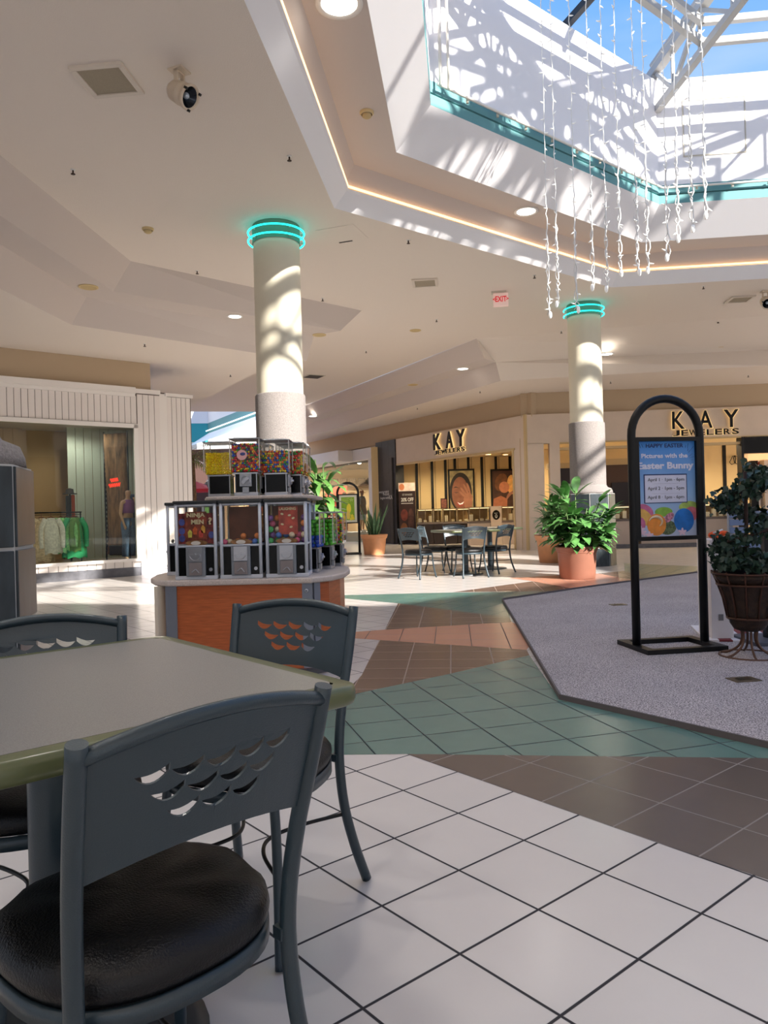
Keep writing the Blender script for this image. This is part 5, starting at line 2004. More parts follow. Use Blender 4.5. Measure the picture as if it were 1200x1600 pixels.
# kiosk with arched roof
kp = aty(312, 760, 31)
ko = thing('kiosk', 'brown kiosk with an arched roof beyond the palm', 'kiosk', (kp.x - 2.2, 32, 0))
ar = [(-2.6, 0), (2.6, 0)] + [(2.6 * math.cos(a), 2.6 + 1.3 * math.sin(a)) for a in [PI * i / 14 for i in range(15)]]
MB().xprism(ar, 0, 1.5).build('body', mat('kiosk_brown', (84, 58, 50), 0.7), ko)
MB().bx(-1.6, 1.6, -0.05, 0.0, 0.9, 2.1).build('opening', mat('dark_open', (30, 24, 24), 0.8), ko)
MB().bx(-1.2, 1.6, -0.08, -0.04, 0.75, 0.9).build('menu_strip', mat('red_strip', (210, 50, 40), 0.5), ko)
up = aty(306, 770, 25)
um = thing('parasol', 'red parasol at the far kiosk seen left of the gumball machines', 'parasol', (up.x, 25, 0))
m_ = MB()
m_.lathe([(0.05, 2.28), (0.75, 2.02), (0.76, 1.93), (0.05, 2.2)], seg=8, smooth=False)
m_.build('canopy', mat('red_canvas', (206, 44, 58), 0.7), um)
MB().cyl((0, 0, 0.05), (0, 0, 2.3), 0.025).build('pole', ALU, um)
MB().lathe([(0.3, 0), (0.3, 0.06), (0.04, 0.1)], seg=20).build('base', BLACKM, um)


# ================================================================== PLANTS
def leaf(m2, base, dirv, ln, w_, droop=0.5, n_=5, fold=0.12, tip=0.0):
    d0 = Vector(dirv).normalized()
    side = d0.cross(Vector((0, 0, 1)))
    if side.length < 0.05:
        side = Vector((1, 0, 0))
    side.normalize()
    p_ = Vector(base)
    vs = []
    dd = d0.copy()
    for i in range(n_ + 1):
        t_ = i / n_
        ww = w_ * max(tip, math.sin(PI * min(1, 0.10 + t_ * 0.9)) ** 0.8) if i < n_ else w_ * 0.02
        nrm_ = side.cross(dd).normalized()
        vs += [p_ - side * ww / 2 + nrm_ * fold * ww, p_.copy(), p_ + side * ww / 2 + nrm_ * fold * ww]
        p_ = p_ + dd * (ln / n_)
        dd = (dd + Vector((0, 0, -droop / n_))).normalized()
    fs = []
    for i in range(n_):
        a = i * 3
        fs += [(a, a + 1, a + 4, a + 3), (a + 1, a + 2, a + 5, a + 4)]
    m2.add(vs, fs, True)


def pot(o, r0, r1, h, m_mat, rings=3):
    prof = [(0, 0), (r0 * 0.97, 0), (r0, 0.01), (r0 + (r1 - r0) * 0.7, h * 0.78)]
    for i in range(rings):
        z = h * (0.80 + 0.065 * i)
        prof += [(r1 * 0.99 + 0.012 * i, z), (r1 * 1.02 + 0.012 * i, z + h * 0.02), (r1 * 1.02 + 0.012 * i, z + h * 0.045)]
    prof += [(r1 * 1.06, h), (r1 * 0.96, h), (r1 * 0.93, h * 0.9), (0, h * 0.9)]
    MB().lathe(prof, seg=40).build('pot', m_mat, o)
    MB().lathe([(r1 * 0.93, h * 0.905), (0, h * 0.92)], seg=24).build('soil', SOIL, o)


def bushy(o, n_stems, hmin, hmax, spread, ln, w_, m_mat, nl, seed, z0, droop=0.8, tmin=0.15):
    rnd = random.Random(seed)
    st_, lf = MB(), MB()
    for i in range(n_stems):
        a = rnd.uniform(0, 2 * PI)
        rad = spread * math.sqrt(rnd.random())
        hh = rnd.uniform(hmin, hmax) * (1 - 0.35 * rad / spread)
        b0 = Vector((math.cos(a) * rad * 0.35, math.sin(a) * rad * 0.35, z0))
        b1 = Vector((math.cos(a) * rad, math.sin(a) * rad, z0 + hh))
        st_.tube([b0, b0.lerp(b1, 0.5) + Vector((0, 0, 0.05)), b1], 0.008, 5)
        for j in range(nl):
            t_ = rnd.uniform(tmin, 1.0)
            p_ = b0.lerp(b1, t_)
            aa = rnd.uniform(0, 2 * PI) if rnd.random() < 0.45 else a + rnd.gauss(0, 0.8)
            up_ = rnd.uniform(-0.25, 0.7) + (0.9 if t_ > 0.85 else 0)
            leaf(lf, p_, (math.cos(aa), math.sin(aa), up_), ln * rnd.uniform(0.7, 1.15), w_ * rnd.uniform(0.8, 1.15), droop * rnd.uniform(0.6, 1.4))
    st_.build('stems', mat('green_stem', (86, 110, 60), 0.6), o)
    lf.build('foliage', m_mat, o)


p = at(903, 890)
bp_ = thing('potted_plant', 'bushy broad leaved plant in a terracotta pot before the right column', 'potted plant', (at(907, 906).x + 0.03, at(904, 906).y + 0.28, 0))
pot(bp_, 0.27, 0.30, 0.50, TERRA)
bushy(bp_, 30, 0.3, 1.12, 0.58, 0.34, 0.13, LEAFG, 12, 3, 0.46, 0.9)
p = at(868, 880)
b2_ = thing('potted_plant', 'smaller leafy plant in a terracotta pot behind the big one, by the jeweller', 'potted plant', (p.x + 0.05, p.y + 0.3, 0))
pot(b2_, 0.30, 0.36, 0.55, TERRA2)
bushy(b2_, 18, 0.3, 1.05, 0.42, 0.32, 0.08, LEAFG, 10, 5, 0.5, 1.0)
p = at(585, 867)
ag = thing('potted_plant', 'spiky upright snake plant in a pale terracotta pot before the black pillar', 'potted plant', (p.x, p.y + 0.3, 0))
pot(ag, 0.27, 0.33, 0.52, TERRA2)
m_ = MB()
rnd = random.Random(4)
for i in range(26):
    a = rnd.uniform(0, 2 * PI)
    r_ = rnd.uniform(0, 0.16)
    tl = rnd.uniform(0.05, 0.5)
    leaf(m_, (math.cos(a) * r_, math.sin(a) * r_, 0.46), (math.cos(a) * tl, math.sin(a) * tl, 1), rnd.uniform(0.5, 0.95), 0.07, 0.05, 5, 0.2, 0.35)
m_.build('leaves', AGAVE, ag)
p = aty(503, 800, 8.9)
dr_ = thing('potted_plant', 'tall arching green plant between left column and gumball stand', 'potted plant', (p.x, 8.9, 0))
pot(dr_, 0.16, 0.19, 0.40, TERRA)
bushy(dr_, 6, 1.45, 1.75, 0.12, 0.34, 0.09, mat('bright_leaf', (84, 128, 60), 0.42, var=0.35, scale=6), 12, 9, 0.4, 1.5, 0.55)
# palm
p = aty(302, 760, 20)
pa = thing('palm_tree', 'slender palm with yellowing fronds right of the white clothes shop', 'palm', (p.x, 20, 0))
pot(pa, 0.35, 0.42, 0.5, TERRA2)
MB().tube([(0, 0, 0.4), (0.04, 0, 1.4), (0.0, 0, 2.75)], [0.07, 0.05, 0.05], 8).build('trunk', mat('palm_bark', (120, 92, 66), 0.9, var=0.3, scale=20), pa)
rnd = random.Random(11)
m_ = MB()
for i in range(22):
    a = 2 * PI * i / 22 * 1.0 + rnd.uniform(-0.2, 0.2)
    e_ = rnd.uniform(-0.3, 1.1)
    base = Vector((0, 0, 2.55 + 0.2 * rnd.random()))
    dirv = Vector((math.cos(a), math.sin(a), e_)).normalized()
    P_ = base.copy()
    dd = dirv.copy()
    for k in range(9):
        P_ = P_ + dd * 0.1
        dd = (dd + Vector((0, 0, -0.11))).normalized()
        sd_ = dd.cross(Vector((0, 0, 1))).normalized()
        for s_ in (-1, 1):
            leaf(m_, P_, dd * 0.9 + sd_ * s_ * 0.8 + Vector((0, 0, -0.2)), 0.34 * (1 - 0.05 * k), 0.03, 0.5, 3)
m_.build('fronds', LEAFY, pa)

# ivy topiary in bronze basket
iv = thing('ivy_topiary', 'spiral ivy topiary in an open bronze basket stand at the right edge', 'topiary', (aty(1171, 1000, 5.32).x, 5.32, 0))
m_ = MB()
m_.lathe([(0.0, 0.19), (0.06, 0.185), (0.10, 0.20), (0.125, 0.24), (0.135, 0.30), (0.16, 0.42), (0.20, 0.54), (0.215, 0.555), (0.225, 0.57), (0.225, 0.60), (0.21, 0.60), (0.15, 0.42), (0.12, 0.30)], seg=32)
m_.build('basket', BRONZE, iv)
for k in range(12):
    a = 2 * PI * k / 12
    MB().tube([(math.cos(a) * r_ * 1.02, math.sin(a) * r_ * 1.02, z) for r_, z in ((0.137, 0.27), (0.165, 0.42), (0.205, 0.54), (0.235, 0.615))], 0.007, 6).build('strap', mat('bronze_strap', (78, 50, 38), 0.45, 0.5), iv)
for z, r_ in ((0.60, 0.235), (0.52, 0.205), (0.28, 0.142)):
    MB().tube([(r_ * math.cos(2 * PI * i / 28), r_ * math.sin(2 * PI * i / 28), z) for i in range(28)], 0.009, 6, closed=True).build('hoop', mat('bronze_strap', (78, 50, 38), 0.45, 0.5), iv)
for k in range(6):
    a = 2 * PI * k / 6 + 0.3
    MB().tube(smooth_path([(math.cos(a) * r_, math.sin(a) * r_, z) for r_, z in ((0.055, 0.20), (0.05, 0.13), (0.075, 0.07), (0.14, 0.025), (0.195, 0.012))], 4), 0.0085, 8).build('leg', mat('bronze_leg', (96, 68, 54), 0.4, 0.5), iv)
MB().tube([(0.2 * math.cos(2 * PI * i / 32), 0.2 * math.sin(2 * PI * i / 32), 0.01) for i in range(32)], 0.0095, 8, closed=True).build('foot_ring', mat('bronze_leg', (96, 68, 54), 0.4, 0.5), iv)
MB().cyl((-0.0, 0, 0.4), (-0.0, 0, 1.32), 0.013).build('pole', mat('dark_bark', (52, 34, 28), 0.8), iv)
rnd = random.Random(21)
lf, vn = MB(), MB()
sp_ = []
for i in range(90):
    t_ = i / 89
    r_ = 0.215 - 0.10 * t_
    a = -0.9 + t_ * 2 * PI * 2.3
    sp_.append(Vector((math.cos(a) * r_, math.sin(a) * r_, 0.60 + 0.74 * t_)))
vn.tube(sp_, 0.012, 6)
vn.build('vine', mat('dark_bark', (52, 34, 28), 0.8), iv)


def ivy_leaf(m2, p_, s_):
    n_ = Vector((rnd.gauss(0, 1), rnd.gauss(0, 1) - 0.5, rnd.gauss(0, 0.8) + 0.5)).normalized()
    u_ = n_.cross(Vector((rnd.random(), rnd.random(), 1))).normalized()
    v_ = n_.cross(u_)
    pts = [(0, -0.5), (0.28, -0.42), (0.5, -0.05), (0.26, 0.1), (0.22, 0.3), (0, 0.62), (-0.22, 0.3), (-0.26, 0.1), (-0.5, -0.05), (-0.28, -0.42)]
    vs = [p_ + (u_ * x + v_ * y) * s_ + n_ * s_ * 0.1 * abs(x) for x, y in pts] + [p_ + n_ * s_ * -0.05]
    m2.add(vs, [(i, (i + 1) % 10, 10) for i in range(10)], True)


for i in range(1150):
    t_ = rnd.random() ** 0.85
    k = int(t_ * 88)
    c = sp_[k]
    w_ = 0.046 * (1 - 0.15 * t_)
    ivy_leaf(lf, c + Vector((rnd.gauss(0, w_), rnd.gauss(0, w_), rnd.gauss(0, w_ * 0.85))), rnd.uniform(0.03, 0.056))
for i in range(420):
    a = rnd.uniform(0, 2 * PI)
    r_ = 0.25 * math.sqrt(rnd.random())
    ivy_leaf(lf, Vector((math.cos(a) * r_, math.sin(a) * r_, 0.62 + rnd.random() * 0.17 * (1 - r_ * 2))), rnd.uniform(0.03, 0.055))
lf.build('ivy', LEAFD, iv)

# ================================================================== SIGN STANDS
def sign_stand(label, W_=0.56, H_=1.90, zt=1.575, zb=0.85):
    o = thing('sign_stand', label, 'sign stand')
    hw = W_ / 2
    r_ = hw
    zc_ = H_ - r_ - 0.0
    pts = [(-hw, 0, 0.02), (-hw, 0, zc_ * 0.5), (-hw, 0, zc_)] + [(-r_ * math.cos(PI * i / 20), 0, zc_ + r_ * math.sin(PI * i / 20)) for i in range(1, 20)] + [(hw, 0, zc_), (hw, 0, zc_ * 0.5), (hw, 0, 0.02)]
    MB().tube(pts, 0.032, 14).build('arch_frame', BLACKM, o)
    m_ = MB()
    m_.bx(-hw, hw, -0.03, 0.03, zt, zt + 0.03)
    m_.bx(-hw, hw, -0.03, 0.03, zb - 0.03, zb)
    m_.bx(-hw - 0.0, -hw + 0.045, -0.03, 0.03, zb, zt)
    m_.bx(hw - 0.045, hw, -0.03, 0.03, zb, zt)
    m_.build('panel_frame', BLACKM, o)
    m_ = MB()
    m_.bx(-hw - 0.04, hw + 0.04, -0.24, -0.18, 0, 0.035)
    m_.bx(-hw - 0.04, hw + 0.04, 0.18, 0.24, 0, 0.035)
    m_.bx(-hw - 0.04, -hw + 0.03, -0.18, 0.18, 0, 0.035)
    m_.bx(hw - 0.03, hw + 0.04, -0.18, 0.18, 0, 0.035)
    m_.build('base', BLACKM, o)
    return o


es = sign_stand('black arched stand holding the blue HAPPY EASTER pictures poster')
pp = aty(1042, 760, 5.70)
es.location = (pp.x, 5.70, 0.009)
es.rotation_euler = (0, 0, R(9))
bg_m = bpy.data.materials.new('easter_sky')
bg_m.use_nodes = True
t = bg_m.node_tree
b = t.nodes['Principled BSDF']
tcn = t.nodes.new('ShaderNodeTexCoord')
sxn = t.nodes.new('ShaderNodeSeparateXYZ')
crn = t.nodes.new('ShaderNodeValToRGB')
mrn = t.nodes.new('ShaderNodeMapRange')
mrn.inputs['From Min'].default_value = 0.85
mrn.inputs['From Max'].default_value = 1.575
t.links.new(tcn.outputs['Object'], sxn.inputs[0])
t.links.new(sxn.outputs['Z'], mrn.inputs[0])
t.links.new(mrn.outputs[0], crn.inputs[0])
crn.color_ramp.elements[0].color = (*lin((196, 204, 226)), 1)
crn.color_ramp.elements[1].color = (*lin((44, 132, 216)), 1)
e = crn.color_ramp.elements.new(0.42)
e.color = (*lin((150, 190, 232)), 1)
t.links.new(crn.outputs[0], b.inputs['Base Color'])
t.links.new(crn.outputs[0], b.inputs['Emission Color'])
b.inputs['Emission Strength'].default_value = 0.0
b.inputs['Roughness'].default_value = 0.5
X0, X1, Z0_, Z1_ = -0.236, 0.236, 0.85, 1.575
po = flatpoly([(X0, Z0_), (X1, Z0_), (X1, Z1_), (X0, Z1_)], 0.004, bg_m, 'poster', es, 0.006)
po['label'] = 'blue printed easter poster'


def PP(x, y):  # poster pixel in the 1200x1440 crop to local x, z
    u = (x - 150 - (y - 120) * 0.035) / (1000 - 150)
    v = (y - (120 - (x - 150) * 0.012)) / (1270 - 120)
    return (X0 + (X1 - X0) * u, Z1_ - (Z1_ - Z0_) * v)


def ptext(s_, x0, y0, x1, y1, m_mat, bold=0.0, y=-0.004):
    a, b_ = PP(x0, y1), PP(x1, y0)
    o_ = fit_text(s_, a[0], b_[0], a[1], b_[1], y, m_mat, 'lettering', po, 0.0008, bold)
    return o_


NAV = pm('navy', (24, 46, 104))
WH = pm('paper', (222, 222, 240))
INK = pm('ink', (84, 88, 96))


def clipx(pts):
    return [(min(max(x, X0 + .001), X1 - .001), min(max(z, Z0_ + .001), Z1_ - .001)) for x, z in pts]


ptext('HAPPY EASTER', 278, 140, 830, 195, NAV, 0.02)
for a_, b_ in (((180, 150), (200, 195)), ((215, 150), (235, 192)), ((165, 210), (185, 230)), ((155, 260), (180, 272)), ((905, 140), (893, 200)), ((985, 175), (905, 255)), ((965, 265), (915, 300)), ((995, 300), (925, 318)), ((980, 338), (945, 340)), ((870, 165), (862, 192)), ((905, 205), (898, 232)), ((160, 300), (182, 302))):
    c, d2 = PP(*a_), PP(*b_)
    MB().bar((c[0], -0.003, c[1]), (d2[0], -0.003, d2[1]), 0.0035, 0.001).build('ray', NAV, po)
ptext('Pictures with the', 212, 258, 895, 322, WH, 0.03)
ptext('Easter Bunny', 158, 362, 985, 480, WH, 0.04)
a, b_ = PP(258, 868), PP(885, 508)
flatpoly([a, (b_[0], a[1]), b_, (a[0], b_[1])], -0.003, NAV, 'table_border', po, 0.001)
a, b_ = PP(272, 858), PP(873, 522)
flatpoly([a, (b_[0], a[1]), b_, (a[0], b_[1])], -0.0045, WH, 'table_panel', po, 0.001)
for s_, y0, y1 in (('April 1 · 1pm - 6pm', 555, 612), ('April 2 · 1pm - 5pm', 660, 718), ('April 8 · 1pm - 6pm', 768, 825)):
    ptext(s_, 305, y0, 842, y1, INK, 0.0, -0.007)
for y_ in (628, 748):
    a, b_ = PP(370, y_ + 2), PP(780, y_ - 2)
    flatpoly([a, (b_[0], a[1]), b_, (a[0], b_[1])], -0.0062, INK, 'rule', po, 0.0008)


def egg(cx, cy, rx, ry, m_mat, y, rot=0.0, name='printed_egg'):
    c = PP(cx, cy)
    k = (X1 - X0) / 850
    pts = clipx(ell(c[0], c[1], rx * k, ry * k, 32, rot))
    return flatpoly(pts, y, m_mat, name, po, 0.0008)


egg(270, 960, 130, 90, pm('pink_egg', (206, 110, 150), 0, 0.2, 20), -0.002, -0.5)
egg(240, 1030, 150, 100, pm('yellow_egg', (232, 182, 92), 0, 0.2, 20), -0.003, -0.6)
egg(545, 970, 130, 65, pm('green_egg', (140, 186, 70), 0, 0.25, 20), -0.003, 0.0)
egg(910, 905, 140, 70, pm('lime_egg', (176, 200, 100), 0, 0.25, 20), -0.002, 0.1)
egg(950, 1000, 110, 100, pm('rose_egg', (216, 118, 130), 0, 0.2, 20), -0.003, 0.6)
egg(600, 1160, 130, 100, pm('herbs', (98, 112, 76), 0, 0.7, 60), -0.0025)
egg(620, 1040, 90, 50, pm('pink_herbs', (196, 130, 150), 0, 0.6, 60), -0.0035, 0.7)
egg(440, 1125, 140, 150, pm('orange_egg', (236, 146, 58), 0, 0.15, 20), -0.004)
ring_ = []
for i in range(22):
    a = -0.9 + 3.9 * i / 21
    c = PP(425 + math.cos(a) * 95, 1090 - math.sin(a) * 62)
    ring_.append((c[0], -0.0046, c[1]))
MB().tube(ring_, [0.004 + 0.008 * math.sin(PI * i / 21) for i in range(22)], 4).build('printed_swirl', pm('swirl', (240, 214, 180)), po).scale = (1, 1, 1)
egg(205, 1110, 70, 90, pm('pink_egg', (206, 110, 150), 0, 0.2, 20), -0.0045, 0.2)
egg(845, 1075, 148, 165, pm('blue_egg', (36, 116, 196), 0, 0.25, 12), -0.0045)
for cx, cy in ((230, 1215), (330, 1250), (820, 1215), (205, 1180)):
    for k in range(5):
        a = 2 * PI * k / 5 + 0.3
        egg(cx + 34 * math.cos(a), cy - 24 * math.sin(a), 30, 16, pm('petal', (238, 206, 222)), -0.0055 - 0.0002 * k, a, 'printed_petal')

fs_ = sign_stand('small black arched stand with a green and yellow flower poster by the far shop')
pp = aty(543, 760, 19.9)
fs_.location = (pp.x, 19.9, 0)
fs_.rotation_euler = (0, 0, R(4))
fpo = flatpoly([(-0.236, 0.85), (0.236, 0.85), (0.236, 1.575), (-0.236, 1.575)], -0.004, pm('cream_mount', (232, 232, 214)), 'poster', fs_, 0.006)
flatpoly([(-0.18, 0.91), (0.17, 0.91), (0.17, 1.52), (-0.18, 1.52)], -0.012, pm('lime', (134, 178, 40), 0, 0.15, 8), 'green_field', fpo, 0.001)
YE = pm('yellow', (238, 222, 60))
flatpoly(ell(0.02, 1.22, 0.06, 0.13), -0.014, YE, 'yellow_shape', fpo, 0.001)
flatpoly(ell(0.0, 1.05, 0.05, 0.12), -0.015, pm('soft_yellow', (232, 206, 96)), 'yellow_shape', fpo, 0.001)
for cx, cz in ((-0.12, 1.0), (-0.08, 0.95), (0.1, 1.02), (0.13, 0.95), (0.07, 0.94), (-0.13, 1.1)):
    for k in range(5):
        a = 2 * PI * k / 5
        flatpoly(ell(cx + 0.028 * math.cos(a), cz + 0.028 * math.sin(a), 0.024, 0.014, 12, a), -0.016 - 0.0005 * k, YE, 'petal', fpo, 0.0008)
for k in range(3):
    flatpoly([(-0.16, 1.46 - 0.045 * k), (0.02, 1.47 - 0.045 * k), (0.02, 1.48 - 0.045 * k), (-0.16, 1.47 - 0.045 * k)], -0.015, pm('pale_line', (206, 220, 130)), 'text_line', fpo, 0.001)
for k in range(5):
    a = 2 * PI * k / 5 + 0.3
    flatpoly(ell(0.09 + 0.035 * math.cos(a), 1.45 + 0.03 * math.sin(a), 0.026, 0.008, 10, a), -0.015, pm('pale_line', (206, 220, 130)), 'petal', fpo, 0.001)

# ------------------------------------------------ bunny set pieces at the right edge
b3 = aty(1137, 1003, 5.95)
wb = thing('white_cabinet', 'white panelled post with a socket standing behind the ivy basket', 'cabinet', (b3.x - 0.02, 5.95, 0.009), R(-4))
MB().bx(-0.10, 0.07, 0, 0.30, 0, 0.80).build('body', mat('white_gloss', (230, 222, 222), 0.45), wb, bevel=0.004)
m_ = MB()
m_.bx(-0.045, -0.01, -0.006, 0, 0.155, 0.205)
m_.build('socket', mat('socket_grey', (120, 116, 118), 0.5), wb)
sm_ = thing('striped_mat', 'red and white striped mat under the white post', 'mat', (b3.x + 0.40, 6.02, 0.009), R(-14))
for i in range(12):
    MB().bx(-0.55 + i * 0.1, -0.45 + i * 0.1, -0.26, 0.5, 0, 0.012).build('stripe', mat('stripe_red', (120, 42, 44), 0.85) if i % 2 else mat('stripe_white', (222, 214, 214), 0.85), sm_)
bb = thing('slatted_crate', 'blue grey slatted crate behind the ivy', 'crate', (aty(1186, 805, 7.6).x, 7.6, 0.009))
for i in range(12):
    MB().bx(-0.3, 0.5, 0, 0.02, 0.06 + i * 0.08, 0.12 + i * 0.08).build('slat', mat('blue_grey_slat', (110, 128, 160), 0.6), bb, bevel=0.002)
for x in (-0.28, 0.1, 0.48):
    MB().bx(x - .02, x + .02, 0.02, 0.06, 0, 1.0).build('post', mat('grey_slat', (150, 156, 170), 0.6), bb)
oc = thing('orange_cushion', 'bright orange soft decoration lying on the white post behind the ivy', 'cushion', (b3.x - 0.02, 6.08, 0.81))
oc.scale = (0.62, 0.62, 0.62)
m_ = MB()
m_.ball((0, 0, 0.05), 0.06, 16, 10, (1.5, 1.2, 0.85))
m_.ball((0.12, 0.05, 0.07), 0.05, 16, 10, (1.6, 1, 0.7))
m_.build('body', mat('orange_cloth', (236, 92, 34), 0.8, bump=0.5, bscale=40), oc)
MB().tube([(-0.05, -0.05, 0.08), (0.0, -0.08, 0.10), (0.08, -0.03, 0.12)], 0.012, 6).build('cord', mat('white_cord', (230, 226, 220), 0.7), oc)
bs = thing('stanchion', 'black post on a flat grey base plate cut by the right edge', 'stanchion', (aty(1199, 990, 5.85).x, 5.85, 0.009))
MB().bx(-0.02, 0.04, -0.03, 0.03, 0.03, 1.0).build('post', BLACKM, bs)
MB().bx(-0.2, 0.3, -0.22, 0.2, 0, 0.03).build('base_plate', mat('base_grey', (88, 92, 104), 0.4, 0.3), bs, bevel=0.004)

# ================================================================== GUMBALL STAND
gs = thing('vending_stand', 'curved cherry wood counter carrying the gumball and capsule machines', 'stand', (-0.95, 5.6, 0))
gx, gy = -0.95, 5.6
ctr = [(-1.47, 5.02), (-0.50, 4.99)] + [(x, y) for x, y in ((-0.36, 5.12), (-0.29, 5.35), (-0.27, 5.65), (-0.29, 5.95), (-0.37, 6.25), (-0.55, 6.5))] + [(-1.4, 6.5), (-1.6, 6.25), (-1.7, 5.95), (-1.72, 5.6), (-1.67, 5.3), (-1.58, 5.1)]
ctr = [(x - gx, y - gy) for x, y in ctr]


def shrink(pl2, d):
    c = Vector((sum(p_[0] for p_ in pl2) / len(pl2), sum(p_[1] for p_ in pl2) / len(pl2)))
    res = []
    for p_ in pl2:
        v = Vector(p_) - c
        res.append(tuple(c + v * (1 - d / v.length)))
    return res


MB().prism(ctr, 0.635, 0.675).build('countertop', COUNTER, gs, bevel=0.012, bseg=3)
inn = shrink(ctr, 0.045)
MB().prism(inn, 0.06, 0.634).build('body', WOOD, gs)
MB().prism(shrink(ctr, 0.09), 0.0, 0.06).build('plinth', DARKGREY, gs)
for (x, y, w_, rz_) in ((-1.455, 5.055, 0.075, 0.0), (-0.53, 5.03, 0.07, 0.0), (-0.475, 5.055, 0.05, 0.75)):
    MB().box((x - gx, y - gy, 0.35), (w_, 0.03, 0.57), rz_).build('corner_post', mat('grey_post', (128, 132, 144), 0.4, 0.4), gs)
MB().box((-1.53 - gx, 5.10 - gy, 0.35), (0.03, 0.12, 0.57), -0.5).build('corner_post', mat('cream_post', (220, 206, 186), 0.5), gs)
MB().lathe([(0.014, 0), (0.014, 0.006), (0.006, 0.006)], seg=12).build('lock', CHROME, gs)
lk = [c for c in gs.children if c.name.startswith('lock')][0]
lk.location = (-0.535 - gx, 5.012 - gy, 0.585)
lk.rotation_euler = (PI / 2, 0, 0)

PAL = [mat('candy_red', (214, 44, 44), 0.25), mat('candy_orange', (240, 120, 36), 0.25), mat('candy_yellow', (240, 206, 50), 0.25), mat('candy_green', (70, 160, 60), 0.25), mat('candy_blue', (44, 90, 190), 0.25), mat('candy_brown', (96, 44, 50), 0.3), mat('candy_pink', (226, 120, 160), 0.3)]


def candies(o_label, mach, w_, d, z0, z1, r_, cols, seed, name='candy'):
    rnd_ = random.Random(seed)
    m2 = MB()
    nx, ny, nz = max(2, int(w_ / (1.8 * r_))), max(2, int(d / (1.8 * r_))), max(1, int((z1 - z0) / (1.7 * r_)))
    for k in range(nz):
        for i in range(nx):
            for j in range(ny):
                if 0 < i < nx - 1 and 0 < j < ny - 1 and k < nz - 2:
                    continue
                if k == nz - 1 and rnd_.random() < 0.45:
                    continue
                x = -w_ / 2 + r_ + (w_ - 2 * r_) * (i + (0.3 if k % 2 else 0)) / (nx - 1 + 0.3)
                y = -d / 2 + r_ + (d - 2 * r_) * (j + (0.3 if k % 2 else 0)) / (ny - 1 + 0.3)
                m2.cur = rnd_.randrange(len(cols))
                m2.ball((x + rnd_.uniform(-1, 1) * r_ * 0.25, y + rnd_.uniform(-1, 1) * r_ * 0.25, z0 + r_ + k * 1.7 * r_ + rnd_.uniform(-1, 1) * r_ * 0.2), r_, 7, 5)
    o_ = m2.build(name, cols)
    o_.parent = None
    o_.location = mach.location
    o_.rotation_euler = mach.rotation_euler
    tag(o_, o_label, 'candy')
    o_['kind'] = 'stuff'
    return o_


def small_machine(label, loc, rz, h=0.41, w_=0.205, body_h=0.16, bw=0.15):
    o = thing('gumball_machine', label, 'gumball machine', loc, rz, 'small square gumball machines')
    hb = body_h
    m_ = MB()
    m_.bx(-bw / 2, bw / 2, -bw / 2, bw / 2, 0.012, hb)
    m_.build('body', BLACK, o, bevel=0.004)
    m_ = MB()
    m_.bx(-bw / 2 - .008, bw / 2 + .008, -bw / 2 - .008, bw / 2 + .008, 0, 0.026)
    m_.build('base', CHROME, o, bevel=0.003)
    m_ = MB()
    for sx2 in (-1, 1):
        for sy2 in (-1, 1):
            m_.bx(sx2 * bw / 2 - .003, sx2 * bw / 2 + .003, sy2 * bw / 2 - .003, sy2 * bw / 2 + .003, 0.02, hb)
    m_.bx(-bw / 2 - .01, bw / 2 + .01, -bw / 2 - .01, bw / 2 + .01, hb - 0.006, hb + 0.004)
    m_.build('chrome_trim', CHROME, o)
    m_ = MB()
    m_.bx(-0.042, 0.042, -bw / 2 - 0.018, -bw / 2, 0.065, hb - 0.006)
    m_.build('coin_mechanism', ALU, o, bevel=0.004)
    m_ = MB()
    m_.tube([(0.030 * math.cos(2 * PI * i / 18), -bw / 2 - 0.021, 0.108 + 0.030 * math.sin(2 * PI * i / 18)) for i in range(18)], 0.003, 6, closed=True)
    m_.bar((-0.02, -bw / 2 - 0.03, 0.09), (0.02, -bw / 2 - 0.03, 0.126), 0.010, 0.022)
    m_.cyl((0, -bw / 2 - 0.015, 0.108), (0, -bw / 2 - 0.045, 0.108), 0.008)
    m_.build('crank', CHROME, o)
    MB().bx(-0.022, 0.022, -bw / 2 - 0.022, -bw / 2, 0.020, 0.062).build('chute_door', ALU, o, bevel=0.003)
    zt = h - 0.014
    m_ = MB()
    W2 = w_ / 2
    # clear tapered globe box: thin walls
    b0 = W2 * 0.86
    vs = [(-b0, -b0, hb + .004), (b0, -b0, hb + .004), (b0, b0, hb + .004), (-b0, b0, hb + .004), (-W2, -W2, hb + .03), (W2, -W2, hb + .03), (W2, W2, hb + .03), (-W2, W2, hb + .03), (-W2, -W2, zt), (W2, -W2, zt), (W2, W2, zt), (-W2, W2, zt)]
    m_.add(vs, [(0, 1, 5, 4), (1, 2, 6, 5), (2, 3, 7, 6), (3, 0, 4, 7), (4, 5, 9, 8), (5, 6, 10, 9), (6, 7, 11, 10), (7, 4, 8, 11)], False)
    m_.build('globe', CLEAR, o)
    m_ = MB()
    for sx2 in (-1, 1):
        for sy2 in (-1, 1):
            m_.bx(sx2 * W2 - .003, sx2 * W2 + .003, sy2 * W2 - .003, sy2 * W2 + .003, hb + .03, zt)
    m_.build('corner_strip', mat('acrylic_edge', (206, 200, 194), 0.3), o)
    m_ = MB()
    m_.bx(-W2 - .008, W2 + .008, -W2 - .008, W2 + .008, zt, zt + 0.007)
    m_.bx(-W2 * 0.8, W2 * 0.8, -W2 * 0.8, W2 * 0.8, zt + .007, h)
    m_.build('lid', ALU, o, bevel=0.004)
    return o


ZT2 = 1.238


